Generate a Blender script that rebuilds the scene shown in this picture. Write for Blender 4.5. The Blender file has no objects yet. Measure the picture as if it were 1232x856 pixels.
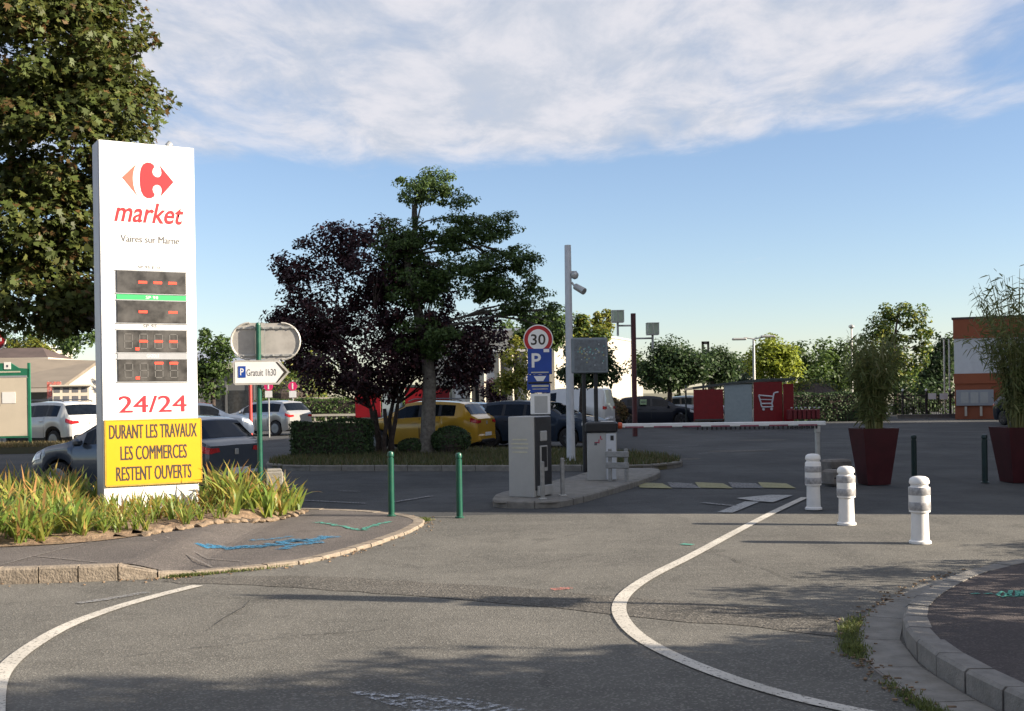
import bpy, bmesh, math, random
import numpy as np
from mathutils import Vector, Matrix, Euler
from mathutils.geometry import tessellate_polygon
PI = math.pi
S = bpy.context.scene
C = S.collection
random.seed(7)

# ------------------------------------------------------------------ camera
EYE, FPX, ROLL = 1.7, 1400.0, math.radians(0.88)
cd = bpy.data.cameras.new('camera'); cam = bpy.data.objects.new('camera', cd); C.objects.link(cam)
cam.location = (0, 0, EYE); cam.rotation_euler = (PI/2, ROLL, 0)
cd.sensor_fit = 'HORIZONTAL'; cd.sensor_width = 36.0; cd.lens = 36.0*FPX/1232.0
cd.shift_y = 46.5/1232.0; cd.clip_start = 0.1; cd.clip_end = 3000
S.camera = cam

# ------------------------------------------------------------------ light
SUN_EL = math.radians(21.5)
SUN_H = Vector((0.979, -0.205, 0)).normalized()
SUN_DIR = Vector((SUN_H.x*math.cos(SUN_EL), SUN_H.y*math.cos(SUN_EL), math.sin(SUN_EL)))
sl = bpy.data.lights.new('sun', 'SUN'); sun = bpy.data.objects.new('sun', sl); C.objects.link(sun)
sun.location = (30, -6, 30)
sun.rotation_euler = SUN_DIR.to_track_quat('Z', 'Y').to_euler()
sl.energy = 5.0; sl.angle = math.radians(0.5); sl.color = (1.0, 0.87, 0.70)
S.view_settings.view_transform = 'Standard'; S.view_settings.look = 'None'
S.view_settings.exposure = 1.35; S.view_settings.gamma = 1.0
SKY_STRENGTH = 0.052

w = bpy.data.worlds.new('World'); S.world = w; w.use_nodes = True
nt = w.node_tree; nt.nodes.clear()
def N(nt, t, **kw):
    n = nt.nodes.new(t)
    for k, v in kw.items():
        if k.startswith('i_'):
            n.inputs[k[2:].replace('_', ' ')].default_value = v
        else: setattr(n, k, v)
    return n
def math_node(nt, op, a, b=None, c=None, clamp=False):
    n = nt.nodes.new('ShaderNodeMath'); n.operation = op; n.use_clamp = clamp
    for i, v in enumerate((a, b, c)):
        if v is None: continue
        if isinstance(v, (int, float)): n.inputs[i].default_value = v
        else: nt.links.new(v, n.inputs[i])
    return n.outputs[0]
def smooth(nt, v, a, b, lo=0.0, hi=1.0):
    n = nt.nodes.new('ShaderNodeMapRange'); n.interpolation_type = 'SMOOTHSTEP'
    nt.links.new(v, n.inputs[0]); n.inputs[1].default_value = a; n.inputs[2].default_value = b
    n.inputs[3].default_value = lo; n.inputs[4].default_value = hi
    return n.outputs[0]
def mixc(nt, fac, a, b, blend='MIX'):
    n = nt.nodes.new('ShaderNodeMix'); n.data_type = 'RGBA'; n.blend_type = blend
    for sock, v in ((n.inputs[0], fac), (n.inputs[6], a), (n.inputs[7], b)):
        if isinstance(v, (int, float)): sock.default_value = v
        elif isinstance(v, tuple): sock.default_value = (*v[:3], 1)
        else: nt.links.new(v, sock)
    return n.outputs[2]
sky = N(nt, 'ShaderNodeTexSky'); sky.sky_type = 'NISHITA'; sky.sun_disc = False
sky.sun_elevation = SUN_EL; sky.sun_rotation = math.atan2(SUN_H.x, SUN_H.y)
sky.air_density = 1.0; sky.dust_density = 0.25; sky.ozone_density = 2.2
tc = N(nt, 'ShaderNodeTexCoord')
sep = N(nt, 'ShaderNodeSeparateXYZ'); nt.links.new(tc.outputs['Generated'], sep.inputs[0])
zz = math_node(nt, 'MAXIMUM', sep.outputs[2], 0.03)
uu = math_node(nt, 'DIVIDE', sep.outputs[0], zz); vv = math_node(nt, 'DIVIDE', sep.outputs[1], zz)
cmb = N(nt, 'ShaderNodeCombineXYZ'); nt.links.new(uu, cmb.inputs[0]); nt.links.new(math_node(nt, 'MULTIPLY', vv, 0.5), cmb.inputs[1])
nz = N(nt, 'ShaderNodeTexNoise', i_Scale=0.75, i_Detail=7.0, i_Roughness=0.55, i_Distortion=0.5); nt.links.new(cmb.outputs[0], nz.inputs['Vector'])
nz2 = N(nt, 'ShaderNodeTexNoise', i_Scale=2.8, i_Detail=7.0, i_Roughness=0.62, i_Distortion=0.3); nt.links.new(cmb.outputs[0], nz2.inputs['Vector'])
# the cloud sheet lies overhead and ends along a front ahead of the camera
front = smooth(nt, math_node(nt, 'ADD', vv, math_node(nt, 'MULTIPLY', math_node(nt, 'MAXIMUM', math_node(nt, 'SUBTRACT', uu, 0.6), 0.0), 0.50)), 4.35, 5.75, 1.0, 0.0)
left_thin = smooth(nt, uu, -2.6, 0.2, -0.06, 0.05)
right_thin = smooth(nt, math_node(nt, 'DIVIDE', uu, vv), 0.34, 0.52, 0.0, -0.18)
cov = math_node(nt, 'ADD', math_node(nt, 'ADD', math_node(nt, 'MULTIPLY', front, 0.52), nz.outputs[0]), math_node(nt, 'ADD', left_thin, right_thin))
cov = math_node(nt, 'ADD', cov, math_node(nt, 'MULTIPLY', math_node(nt, 'SUBTRACT', nz2.outputs[0], 0.5), 0.46))
cm = smooth(nt, cov, 0.74, 1.10, 0.0, 0.94)
shade = smooth(nt, nz2.outputs[0], 0.36, 0.64)
ccol = mixc(nt, shade, (0.235, 0.252, 0.288), (0.325, 0.320, 0.338))
hs = N(nt, 'ShaderNodeHueSaturation'); hs.inputs['Saturation'].default_value = 0.95; hs.inputs['Hue'].default_value = 0.500
scl = N(nt, 'ShaderNodeMix'); scl.data_type = 'RGBA'; scl.blend_type = 'MULTIPLY'; scl.inputs[0].default_value = 1.0
nt.links.new(sky.outputs[0], hs.inputs['Color']); nt.links.new(hs.outputs[0], scl.inputs[6]); scl.inputs[7].default_value = (SKY_STRENGTH*1.26, SKY_STRENGTH*1.25, SKY_STRENGTH*1.36, 1)
out_c = mixc(nt, cm, scl.outputs[2], ccol)
bg = N(nt, 'ShaderNodeBackground'); nt.links.new(out_c, bg.inputs[0]); bg.inputs[1].default_value = 1.0
wo = N(nt, 'ShaderNodeOutputWorld'); nt.links.new(bg.outputs[0], wo.inputs[0])

# ------------------------------------------------------------------ picture -> place (used once, to survey where things stand)
def ray(px, py):
    u = (px-616.0)/FPX; v = (474.5-py)/FPX
    return Vector((u*math.cos(ROLL)+v*math.sin(ROLL), 1.0, -u*math.sin(ROLL)+v*math.cos(ROLL)))
def G(px, py, h=0.0):
    r = ray(px, py); t = (h-EYE)/r.z
    return Vector((r.x*t, t, h))
def P(px, py, d):
    r = ray(px, py); return Vector((r.x*d, d, EYE+r.z*d))

# ------------------------------------------------------------------ materials
def mat(name, col, rough=0.6, metal=0.0, var=0.10, scale=6.0, bump=0.0, bscale=60.0, coat=0.0, emit=None, estr=1.0, spec=0.5, dirt=None, dirt_amt=0.3):
    m = bpy.data.materials.new(name); m.use_nodes = True; t = m.node_tree
    b = t.nodes['Principled BSDF']
    tc = N(t, 'ShaderNodeTexCoord')
    n1 = N(t, 'ShaderNodeTexNoise', i_Scale=scale, i_Detail=6.0, i_Roughness=0.6); t.links.new(tc.outputs['Object'], n1.inputs['Vector'])
    lo = tuple(max(0, c*(1-var)) for c in col[:3]); hi = tuple(min(1, c*(1+var)) for c in col[:3])
    c = mixc(t, smooth(t, n1.outputs[0], 0.3, 0.7), lo, hi)
    if dirt:
        n2 = N(t, 'ShaderNodeTexNoise', i_Scale=scale*0.45, i_Detail=8.0, i_Roughness=0.7); t.links.new(tc.outputs['Object'], n2.inputs['Vector'])
        c = mixc(t, smooth(t, n2.outputs[0], 0.48, 0.72, 0.0, dirt_amt), c, dirt)
    t.links.new(c, b.inputs['Base Color'])
    b.inputs['Roughness'].default_value = rough; b.inputs['Metallic'].default_value = metal
    b.inputs['Coat Weight'].default_value = coat; b.inputs['Coat Roughness'].default_value = 0.06
    b.inputs['Specular IOR Level'].default_value = spec
    if bump:
        n3 = N(t, 'ShaderNodeTexNoise', i_Scale=bscale, i_Detail=4.0); t.links.new(tc.outputs['Object'], n3.inputs['Vector'])
        bp = N(t, 'ShaderNodeBump', i_Strength=bump, i_Distance=0.02); t.links.new(n3.outputs[0], bp.inputs['Height']); t.links.new(bp.outputs[0], b.inputs['Normal'])
    if emit:
        b.inputs['Emission Color'].default_value = (*emit, 1); b.inputs['Emission Strength'].default_value = estr
    return m
def asphalt(name, lo, hi, speck=0.35, patch=0.6, bump=0.5, rough=0.9, fine=95.0):
    m = bpy.data.materials.new(name); m.use_nodes = True; t = m.node_tree; b = t.nodes['Principled BSDF']
    g = N(t, 'ShaderNodeNewGeometry'); pos = g.outputs['Position']
    def nz(s, d=5.0, r=0.6, dist=0.0):
        n = N(t, 'ShaderNodeTexNoise', i_Scale=s, i_Detail=d, i_Roughness=r, i_Distortion=dist); t.links.new(pos, n.inputs['Vector']); return n.outputs[0]
    big = nz(0.35, 6.0, 0.65, 0.4); mid = nz(2.3, 7.0, 0.7); fn = nz(fine, 3.0, 0.7)
    st = N(t, 'ShaderNodeMapping'); st.inputs['Scale'].default_value = (0.25, 2.4, 1); st.inputs['Rotation'].default_value = (0, 0, 0.5)
    t.links.new(pos, st.inputs['Vector'])
    n4 = N(t, 'ShaderNodeTexNoise', i_Scale=1.0, i_Detail=6.0, i_Roughness=0.65); t.links.new(st.outputs[0], n4.inputs['Vector'])
    c = mixc(t, smooth(t, big, 0.33, 0.68), lo, hi)
    c = mixc(t, math_node(t, 'MULTIPLY', smooth(t, mid, 0.45, 0.72), patch*0.55), c, tuple(x*0.62 for x in lo))
    c = mixc(t, math_node(t, 'MULTIPLY', smooth(t, n4.outputs[0], 0.5, 0.75), patch*0.45), c, tuple(min(1, x*1.25) for x in hi))
    c = mixc(t, math_node(t, 'MULTIPLY', smooth(t, nz(1.15, 3.0, 0.5, 0.6), 0.63, 0.72), 0.45*patch), c, tuple(x*0.45 for x in lo))      # oil spots
    wl = N(t, 'ShaderNodeMapping'); wl.inputs['Scale'].default_value = (1.5, 0.10, 1); wl.inputs['Rotation'].default_value = (0, 0, -0.12); t.links.new(pos, wl.inputs['Vector'])
    n5 = N(t, 'ShaderNodeTexNoise', i_Scale=1.0, i_Detail=4.0, i_Roughness=0.5); t.links.new(wl.outputs[0], n5.inputs['Vector'])
    c = mixc(t, math_node(t, 'MULTIPLY', smooth(t, n5.outputs[0], 0.52, 0.66), 0.35*patch), c, tuple(x*0.62 for x in lo))                 # wheel tracks
    vo = N(t, 'ShaderNodeTexVoronoi', i_Scale=fine*0.8); t.links.new(pos, vo.inputs['Vector'])
    bw = N(t, 'ShaderNodeRGBToBW'); t.links.new(vo.outputs['Color'], bw.inputs[0])
    c = mixc(t, math_node(t, 'MULTIPLY', smooth(t, bw.outputs[0], 0.60, 0.88), speck), c, tuple(min(1, x*2.0) for x in hi))
    c = mixc(t, math_node(t, 'MULTIPLY', smooth(t, fn, 0.52, 0.72), speck), c, tuple(x*0.4 for x in lo))
    t.links.new(c, b.inputs['Base Color']); b.inputs['Roughness'].default_value = rough; b.inputs['Specular IOR Level'].default_value = 0.3
    bp = N(t, 'ShaderNodeBump', i_Strength=bump, i_Distance=0.012)
    t.links.new(math_node(t, 'ADD', math_node(t, 'MULTIPLY', vo.outputs['Distance'], 0.6), fn), bp.inputs['Height'])
    t.links.new(bp.outputs[0], b.inputs['Normal'])
    return m
def leafmat(name, rough=0.55, trans=0.35):
    m = bpy.data.materials.new(name); m.use_nodes = True; t = m.node_tree; b = t.nodes['Principled BSDF']
    a = N(t, 'ShaderNodeAttribute'); a.attribute_name = 'tint'
    t.links.new(a.outputs['Color'], b.inputs['Base Color']); b.inputs['Roughness'].default_value = rough; b.inputs['Specular IOR Level'].default_value = 0.35
    tr = N(t, 'ShaderNodeBsdfTranslucent')
    hs = N(t, 'ShaderNodeHueSaturation'); hs.inputs['Value'].default_value = 1.5; hs.inputs['Hue'].default_value = 0.485
    t.links.new(a.outputs['Color'], hs.inputs['Color']); t.links.new(hs.outputs[0], tr.inputs[0])
    mx = N(t, 'ShaderNodeMixShader'); mx.inputs[0].default_value = trans
    t.links.new(b.outputs[0], mx.inputs[1]); t.links.new(tr.outputs[0], mx.inputs[2]); t.links.new(mx.outputs[0], t.nodes['Material Output'].inputs[0])
    return m
def worn(name, col, under, thr=(0.40, 0.62), scale=14.0, rough=0.75):
    """paint on the road, worn through to nothing in places (transparent there)"""
    m = bpy.data.materials.new(name); m.use_nodes = True; t = m.node_tree; b = t.nodes['Principled BSDF']
    g = N(t, 'ShaderNodeNewGeometry')
    n = N(t, 'ShaderNodeTexNoise', i_Scale=scale, i_Detail=8.0, i_Roughness=0.72); t.links.new(g.outputs['Position'], n.inputs['Vector'])
    n2 = N(t, 'ShaderNodeTexNoise', i_Scale=2.0, i_Detail=4.0); t.links.new(g.outputs['Position'], n2.inputs['Vector'])
    c = mixc(t, smooth(t, n2.outputs[0], 0.35, 0.7), tuple(x*0.8 for x in col), col)
    t.links.new(c, b.inputs['Base Color']); b.inputs['Roughness'].default_value = rough
    t.links.new(smooth(t, n.outputs[0], thr[0], thr[1], 1.0, 0.0), b.inputs['Alpha'])
    return m

M = {}
M['road'] = asphalt('road_asphalt', (0.098, 0.095, 0.086), (0.150, 0.144, 0.129), 0.46, 0.8)
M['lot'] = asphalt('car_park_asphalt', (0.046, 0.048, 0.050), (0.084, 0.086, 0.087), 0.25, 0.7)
M['pave'] = asphalt('pavement_asphalt', (0.095, 0.086, 0.082), (0.140, 0.124, 0.114), 0.40, 0.8, 0.7)
M['redpave'] = asphalt('red_pavement_asphalt', (0.060, 0.053, 0.053), (0.088, 0.074, 0.072), 0.40, 0.6, 0.7)
M['coarse'] = asphalt('coarse_asphalt', (0.078, 0.074, 0.067), (0.125, 0.117, 0.104), 0.6, 0.9, 0.9, 0.95, 62.0)
M['concrete'] = mat('concrete', (0.205, 0.195, 0.175), 0.9, var=0.18, scale=7, bump=0.35, bscale=70, dirt=(0.17, 0.15, 0.12), dirt_amt=0.55)
M['kerb'] = mat('kerb_stone', (0.245, 0.205, 0.16), 0.9, var=0.2, scale=11, bump=0.6, bscale=45, dirt=(0.16, 0.12, 0.09), dirt_amt=0.65)
M['kerbgrey'] = mat('kerb_concrete', (0.205, 0.195, 0.18), 0.9, var=0.16, scale=9, bump=0.4, bscale=60, dirt=(0.18, 0.16, 0.14), dirt_amt=0.5)
M['mortar'] = mat('mortar', (0.20, 0.18, 0.16), 0.95, var=0.2, bump=0.5)
M['soil'] = mat('soil', (0.20, 0.135, 0.085), 0.98, var=0.4, scale=9, bump=1.0, bscale=30, dirt=(0.32, 0.24, 0.15), dirt_amt=0.6)
M['earth'] = mat('earth', (0.14, 0.13, 0.08), 0.98, var=0.35, scale=0.4, bump=0.4)
M['line'] = worn('white_road_paint', (0.56, 0.53, 0.47), None, (0.53, 0.66), 40)
M['lineworn'] = worn('worn_white_paint', (0.42, 0.42, 0.41), None, (0.46, 0.72), 26)
M['linefaint'] = worn('faint_white_paint', (0.24, 0.24, 0.24), None, (0.40, 0.68), 26)
M['yellowline'] = worn('worn_yellow_paint', (0.30, 0.28, 0.13), None, (0.48, 0.78), 26)
M['joint'] = worn('joint_scuff', (0.20, 0.18, 0.165), None, (0.45, 0.65), 30)
M['spray_blue'] = worn('blue_spray', (0.05, 0.24, 0.42), None, (0.42, 0.60), 40)
M['spray_green'] = worn('green_spray', (0.08, 0.36, 0.28), None, (0.46, 0.66), 40)
M['spray_red'] = worn('red_spray', (0.55, 0.17, 0.13), None, (0.40, 0.58), 40)
M['white'] = mat('white_enamel', (0.82, 0.82, 0.80), 0.35, var=0.02, scale=2, dirt=(0.66, 0.64, 0.60), dirt_amt=0.18)
M['totem_side'] = mat('totem_side_grey', (0.42, 0.43, 0.47), 0.45, var=0.05, dirt=(0.25, 0.25, 0.26), dirt_amt=0.3)
M['red'] = mat('print_red', (0.46, 0.010, 0.018), 0.5, var=0.05)
M['orange'] = mat('print_orange', (0.60, 0.115, 0.075), 0.5, var=0.05)
M['redthin'] = mat('print_crimson', (0.48, 0.016, 0.030), 0.5, var=0.05)
M['greyprint'] = mat('print_grey', (0.10, 0.10, 0.11), 0.6, var=0.05)
M['greenstrip'] = mat('green_strip', (0.03, 0.36, 0.12), 0.5, var=0.05)
M['greystrip'] = mat('grey_strip', (0.30, 0.31, 0.33), 0.5, var=0.05)
M['display'] = mat('display_glass', (0.060, 0.058, 0.056), 0.25, var=0.5, scale=5, dirt=(0.15, 0.14, 0.13), dirt_amt=0.5)
M['segment'] = mat('unlit_segment', (0.115, 0.112, 0.108), 0.5, var=0.1)
M['led'] = mat('lit_segment', (0.8, 0.05, 0.03), 0.4, emit=(1.0, 0.035, 0.012), estr=1.1, var=0.02)
M['yellow'] = mat('yellow_board', (0.66, 0.335, 0.003), 0.45, var=0.04, scale=2, dirt=(0.55, 0.29, 0.006), dirt_amt=0.4)
M['yellowedge'] = mat('yellow_board_edge', (0.42, 0.25, 0.03), 0.6, var=0.2)
M['blackprint'] = mat('print_black', (0.035, 0.028, 0.02), 0.6, var=0.1)
M['green'] = mat('green_enamel', (0.006, 0.075, 0.048), 0.35, var=0.12, scale=14, dirt=(0.06, 0.12, 0.09), dirt_amt=0.4)
M['darkgreen'] = mat('dark_green_enamel', (0.004, 0.022, 0.022), 0.4, var=0.15, dirt=(0.06, 0.07, 0.06), dirt_amt=0.4)
M['galv'] = mat('galvanised_steel', (0.48, 0.48, 0.46), 0.5, metal=0.6, var=0.12, scale=9, dirt=(0.30, 0.28, 0.25), dirt_amt=0.5)
M['signback'] = mat('sign_back_grey', (0.42, 0.40, 0.37), 0.55, metal=0.25, var=0.12, scale=5, dirt=(0.24, 0.22, 0.20), dirt_amt=0.6)
M['signrim'] = mat('sign_rim', (0.50, 0.48, 0.44), 0.5, metal=0.3)
M['blue'] = mat('sign_blue', (0.012, 0.055, 0.30), 0.4, var=0.06)
M['signwhite'] = mat('sign_white', (0.78, 0.78, 0.76), 0.4, var=0.03, dirt=(0.6, 0.58, 0.54), dirt_amt=0.25)
M['signred'] = mat('sign_red', (0.42, 0.015, 0.02), 0.4, var=0.08)
M['pink'] = mat('sign_pink_red', (0.72, 0.03, 0.16), 0.5, var=0.08)
M['machine'] = mat('machine_grey', (0.40, 0.40, 0.385), 0.5, var=0.06, scale=3, dirt=(0.27, 0.26, 0.24), dirt_amt=0.4)
M['machinedark'] = mat('machine_dark', (0.035, 0.037, 0.042), 0.35, var=0.2)
M['pale'] = mat('pale_label', (0.52, 0.50, 0.38), 0.6, var=0.1)
M['polewhite'] = mat('pole_white', (0.58, 0.60, 0.63), 0.4, var=0.06, dirt=(0.4, 0.4, 0.4), dirt_amt=0.3)
M['black'] = mat('black_plastic', (0.018, 0.018, 0.020), 0.45, var=0.2)
M['rubber'] = mat('tyre_rubber', (0.022, 0.022, 0.023), 0.85, var=0.2, scale=20)
M['rim'] = mat('wheel_rim', (0.20, 0.205, 0.215), 0.4, metal=0.8, var=0.1)
M['glass'] = mat('car_glass', (0.006, 0.008, 0.011), 0.05, var=0.3, spec=0.28)
M['lamp_red'] = mat('tail_lamp', (0.45, 0.012, 0.015), 0.18, var=0.25, scale=18, coat=0.6)
M['lamp_clear'] = mat('head_lamp', (0.60, 0.62, 0.64), 0.12, var=0.25, scale=18, coat=0.8)
M['bollard'] = mat('bollard_white', (0.76, 0.75, 0.73), 0.45, var=0.04, scale=5, bump=0.08, dirt=(0.50, 0.47, 0.43), dirt_amt=0.35)
M['reflect'] = mat('reflective_band', (0.33, 0.33, 0.34), 0.35, var=0.25, scale=24, dirt=(0.20, 0.2, 0.2), dirt_amt=0.5)
M['planter'] = mat('planter_maroon', (0.052, 0.006, 0.010), 0.35, var=0.15, scale=4, dirt=(0.08, 0.03, 0.03), dirt_amt=0.3)
M['shedred'] = mat('shelter_red', (0.19, 0.004, 0.009), 0.35, var=0.10, dirt=(0.22, 0.01, 0.015), dirt_amt=0.4)
M['shedgrey'] = mat('shelter_grey', (0.30, 0.36, 0.38), 0.4, var=0.06)
M['shedroof'] = mat('shelter_roof', (0.06, 0.075, 0.072), 0.4, var=0.2)
M['brownpole'] = mat('maroon_pole', (0.085, 0.020, 0.022), 0.45, var=0.15)
M['redpole'] = mat('red_pole', (0.50, 0.06, 0.05), 0.45, var=0.1)
M['lantern'] = mat('lantern_glass', (0.50, 0.56, 0.48), 0.3, var=0.15, scale=9)
M['screen'] = mat('led_screen', (0.14, 0.16, 0.175), 0.35, var=0.25, scale=16)
M['screenframe'] = mat('led_frame', (0.20, 0.23, 0.25), 0.4)
M['wallwhite'] = mat('white_render', (0.42, 0.39, 0.33), 0.9, var=0.06, scale=0.6, dirt=(0.55, 0.52, 0.46), dirt_amt=0.35)
M['wallgrey'] = mat('grey_render', (0.62, 0.63, 0.64), 0.9, var=0.08, scale=0.8, dirt=(0.3, 0.3, 0.3), dirt_amt=0.4)
M['wallcream'] = mat('cream_render', (0.52, 0.46, 0.38), 0.9, var=0.08, scale=0.7, dirt=(0.38, 0.33, 0.27), dirt_amt=0.4)
M['walldark'] = mat('shop_grey', (0.115, 0.12, 0.125), 0.8, var=0.12, scale=0.8)
M['roofbeige'] = mat('roof_taupe', (0.20, 0.168, 0.130), 0.85, var=0.10, scale=0.9, bump=0.2, bscale=8)
M['roofdark'] = mat('roof_brown', (0.085, 0.060, 0.052), 0.8, var=0.2, scale=1.0)
M['roofblue'] = mat('roof_slate', (0.24, 0.27, 0.33), 0.6, var=0.1, scale=0.9)
M['orangewall'] = mat('orange_cladding', (0.30, 0.085, 0.035), 0.7, var=0.10, scale=0.6)
M['window'] = mat('window_glass', (0.03, 0.035, 0.04), 0.1, var=0.3)
M['barkgrey'] = mat('bark_grey', (0.165, 0.150, 0.130), 0.95, var=0.35, scale=9, bump=1.0, bscale=22)
M['barkdark'] = mat('bark_dark', (0.060, 0.045, 0.038), 0.95, var=0.35, scale=9, bump=1.0, bscale=22)
M['leaf'] = leafmat('leaf'); M['leafdark'] = leafmat('leaf_dense', 0.6, 0.18); M['blade'] = leafmat('blade', 0.45, 0.42)
M['bamboo'] = mat('bamboo_cane', (0.20, 0.20, 0.07), 0.5, var=0.2)
M['board'] = mat('board_cream', (0.60, 0.52, 0.40), 0.6, var=0.04, scale=1.5)
M['paper'] = mat('paper', (0.80, 0.78, 0.74), 0.8, var=0.03)
M['boardgreen'] = mat('board_green', (0.02, 0.16, 0.085), 0.45, var=0.1)
def paint(name, c, metal=0.3, rough=0.32): return mat(name, c, rough if max(c) > .075 else .5, metal if max(c) > .075 else 0.0, 0.05, 3.0, coat=1.0 if max(c) > .075 else .35, spec=0.5 if max(c) > .075 else .25, dirt=tuple(x*0.8+0.02 for x in c), dirt_amt=0.25)
M['p_white'] = paint('paint_white', (0.62, 0.62, 0.61), 0.0); M['p_grey'] = paint('paint_grey_blue', (0.050, 0.064, 0.088))
M['p_yellow'] = paint('paint_yellow', (0.54, 0.305, 0.02), 0.1); M['p_blue'] = paint('paint_dark_blue', (0.020, 0.034, 0.060))
M['p_navy'] = paint('paint_black_blue', (0.010, 0.014, 0.024)); M['p_silver'] = paint('paint_silver', (0.46, 0.46, 0.45), 0.5)
M['p_steel'] = paint('paint_steel_blue', (0.10, 0.13, 0.19)); M['p_red'] = paint('paint_red', (0.38, 0.02, 0.03), 0.1)

# ------------------------------------------------------------------ object helpers
class MB:
    def __init__(s): s.v = []; s.f = []; s.m = []
    def add(s, vs, fs, mi=0):
        o = len(s.v); s.v += [tuple(v) for v in vs]; s.f += [tuple(i+o for i in f) for f in fs]; s.m += [mi]*len(fs); return s
    def box(s, c, d, rz=0.0, mi=0, bev=0.0):
        x, y, z = d[0]/2, d[1]/2, d[2]/2
        if bev <= 0:
            vs = [(-x,-y,-z),(x,-y,-z),(x,y,-z),(-x,y,-z),(-x,-y,z),(x,-y,z),(x,y,z),(-x,y,z)]
            fs = [(3,2,1,0),(4,5,6,7),(0,1,5,4),(1,2,6,5),(2,3,7,6),(3,0,4,7)]
        else:
            b = min(bev, x*0.9, y*0.9, z*0.9); ring = lambda ix, iy: [(-ix,-iy+b),(-ix+b,-iy),(ix-b,-iy),(ix,-iy+b),(ix,iy-b),(ix-b,iy),(-ix+b,iy),(-ix,iy-b)]
            vs = []
            for zz_, k in ((-z, b), (-z+b, 0), (z-b, 0), (z, b)):
                vs += [(px_*(x-k)/x, py_*(y-k)/y, zz_) for px_, py_ in ring(x, y)]
            fs = [tuple(range(7, -1, -1)), tuple(range(24, 32))]
            for r in range(3):
                for i in range(8): fs.append((r*8+i, r*8+(i+1) % 8, (r+1)*8+(i+1) % 8, (r+1)*8+i))
        ca, sa = math.cos(rz), math.sin(rz)
        return s.add([(c[0]+px_*ca-py_*sa, c[1]+px_*sa+py_*ca, c[2]+pz_) for px_, py_, pz_ in vs], fs, mi)
    def tube(s, pts, rs, n=8, mi=0, cap=True):
        pts = [Vector(p) for p in pts]
        if isinstance(rs, (int, float)): rs = [rs]*len(pts)
        o = len(s.v); prev = None
        for i, p in enumerate(pts):
            t = (pts[min(i+1, len(pts)-1)]-pts[max(i-1, 0)]).normalized()
            if prev is None:
                a = Vector((0, 0, 1)) if abs(t.z) < 0.9 else Vector((1, 0, 0)); u = t.cross(a).normalized()
            else:
                u = (prev-t*prev.dot(t)).normalized()
            prev = u; q = t.cross(u)
            for k in range(n):
                a = 2*PI*k/n; s.v.append(tuple(p+(u*math.cos(a)+q*math.sin(a))*rs[i]))
        for i in range(len(pts)-1):
            for k in range(n):
                s.f.append((o+i*n+k, o+i*n+(k+1) % n, o+(i+1)*n+(k+1) % n, o+(i+1)*n+k)); s.m.append(mi)
        if cap:
            s.f.append(tuple(o+k for k in range(n-1, -1, -1))); s.m.append(mi)
            e = o+(len(pts)-1)*n; s.f.append(tuple(e+k for k in range(n))); s.m.append(mi)
        return s
    def lathe(s, prof, n=20, c=(0, 0, 0), mi=0, axis='z'):
        o = len(s.v)
        for r, z in prof:
            for k in range(n):
                a = 2*PI*k/n; x, y = r*math.cos(a), r*math.sin(a)
                p = (x, y, z) if axis == 'z' else ((x, z, y) if axis == 'y' else (z, x, y))
                s.v.append((c[0]+p[0], c[1]+p[1], c[2]+p[2]))
        for i in range(len(prof)-1):
            for k in range(n):
                s.f.append((o+i*n+k, o+i*n+(k+1) % n, o+(i+1)*n+(k+1) % n, o+(i+1)*n+k)); s.m.append(mi)
        s.f.append(tuple(o+k for k in range(n-1, -1, -1))); s.m.append(mi)
        e = o+(len(prof)-1)*n; s.f.append(tuple(e+k for k in range(n))); s.m.append(mi)
        return s
    def prism(s, poly, y0, y1, mi=0):
        """polygon in x,z extruded along y (front at y0)"""
        n = len(poly); tri = tessellate_polygon([[Vector((x, z, 0)) for x, z in poly]])
        vs = [(x, y0, z) for x, z in poly]+[(x, y1, z) for x, z in poly]
        fs = [tuple(t) for t in tri]+[tuple(n+i for i in reversed(t)) for t in tri]+[(i, (i+1) % n, n+(i+1) % n, n+i) for i in range(n)]
        return s.add(vs, fs, mi)
    def slab(s, poly, z0, z1, mi=0):
        n = len(poly); tri = tessellate_polygon([[Vector((x, y, 0)) for x, y in poly]])
        vs = [(x, y, z0) for x, y in poly]+[(x, y, z1) for x, y in poly]
        fs = [tuple(t) for t in tri]+[tuple(n+i for i in t) for t in tri]+[(i, (i+1) % n, n+(i+1) % n, n+i) for i in range(n)]
        return s.add(vs, fs, mi)
    def build(s, name, mats, parent=None, smooth=False, angle=40):
        me = bpy.data.meshes.new(name); me.from_pydata(s.v, [], s.f)
        if not isinstance(mats, (list, tuple)): mats = [mats]
        for m in mats: me.materials.append(M[m] if isinstance(m, str) else m)
        if len(mats) > 1: me.polygons.foreach_set('material_index', s.m)
        bm = bmesh.new(); bm.from_mesh(me); bmesh.ops.recalc_face_normals(bm, faces=bm.faces); bm.to_mesh(me); bm.free()
        if smooth:
            me.shade_smooth(); me.set_sharp_from_angle(angle=math.radians(angle))
        return link(name, me, parent)
def link(name, me, parent=None):
    o = bpy.data.objects.new(name, me); C.objects.link(o)
    if parent: o.parent = parent
    return o
def tag(o, label=None, cat=None, group=None, kind=None):
    for k, v in (('label', label), ('category', cat), ('group', group), ('kind', kind)):
        if v: o[k] = v
    return o
def thing(name, label, cat, loc=(0, 0, 0), rz=0.0, group=None):
    o = bpy.data.objects.new(name, None); C.objects.link(o); o.empty_display_size = 0.2
    o.location = loc; o.rotation_euler = (0, 0, rz); return tag(o, label, cat, group)
def structure(o): o['kind'] = 'structure'; return o
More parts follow.
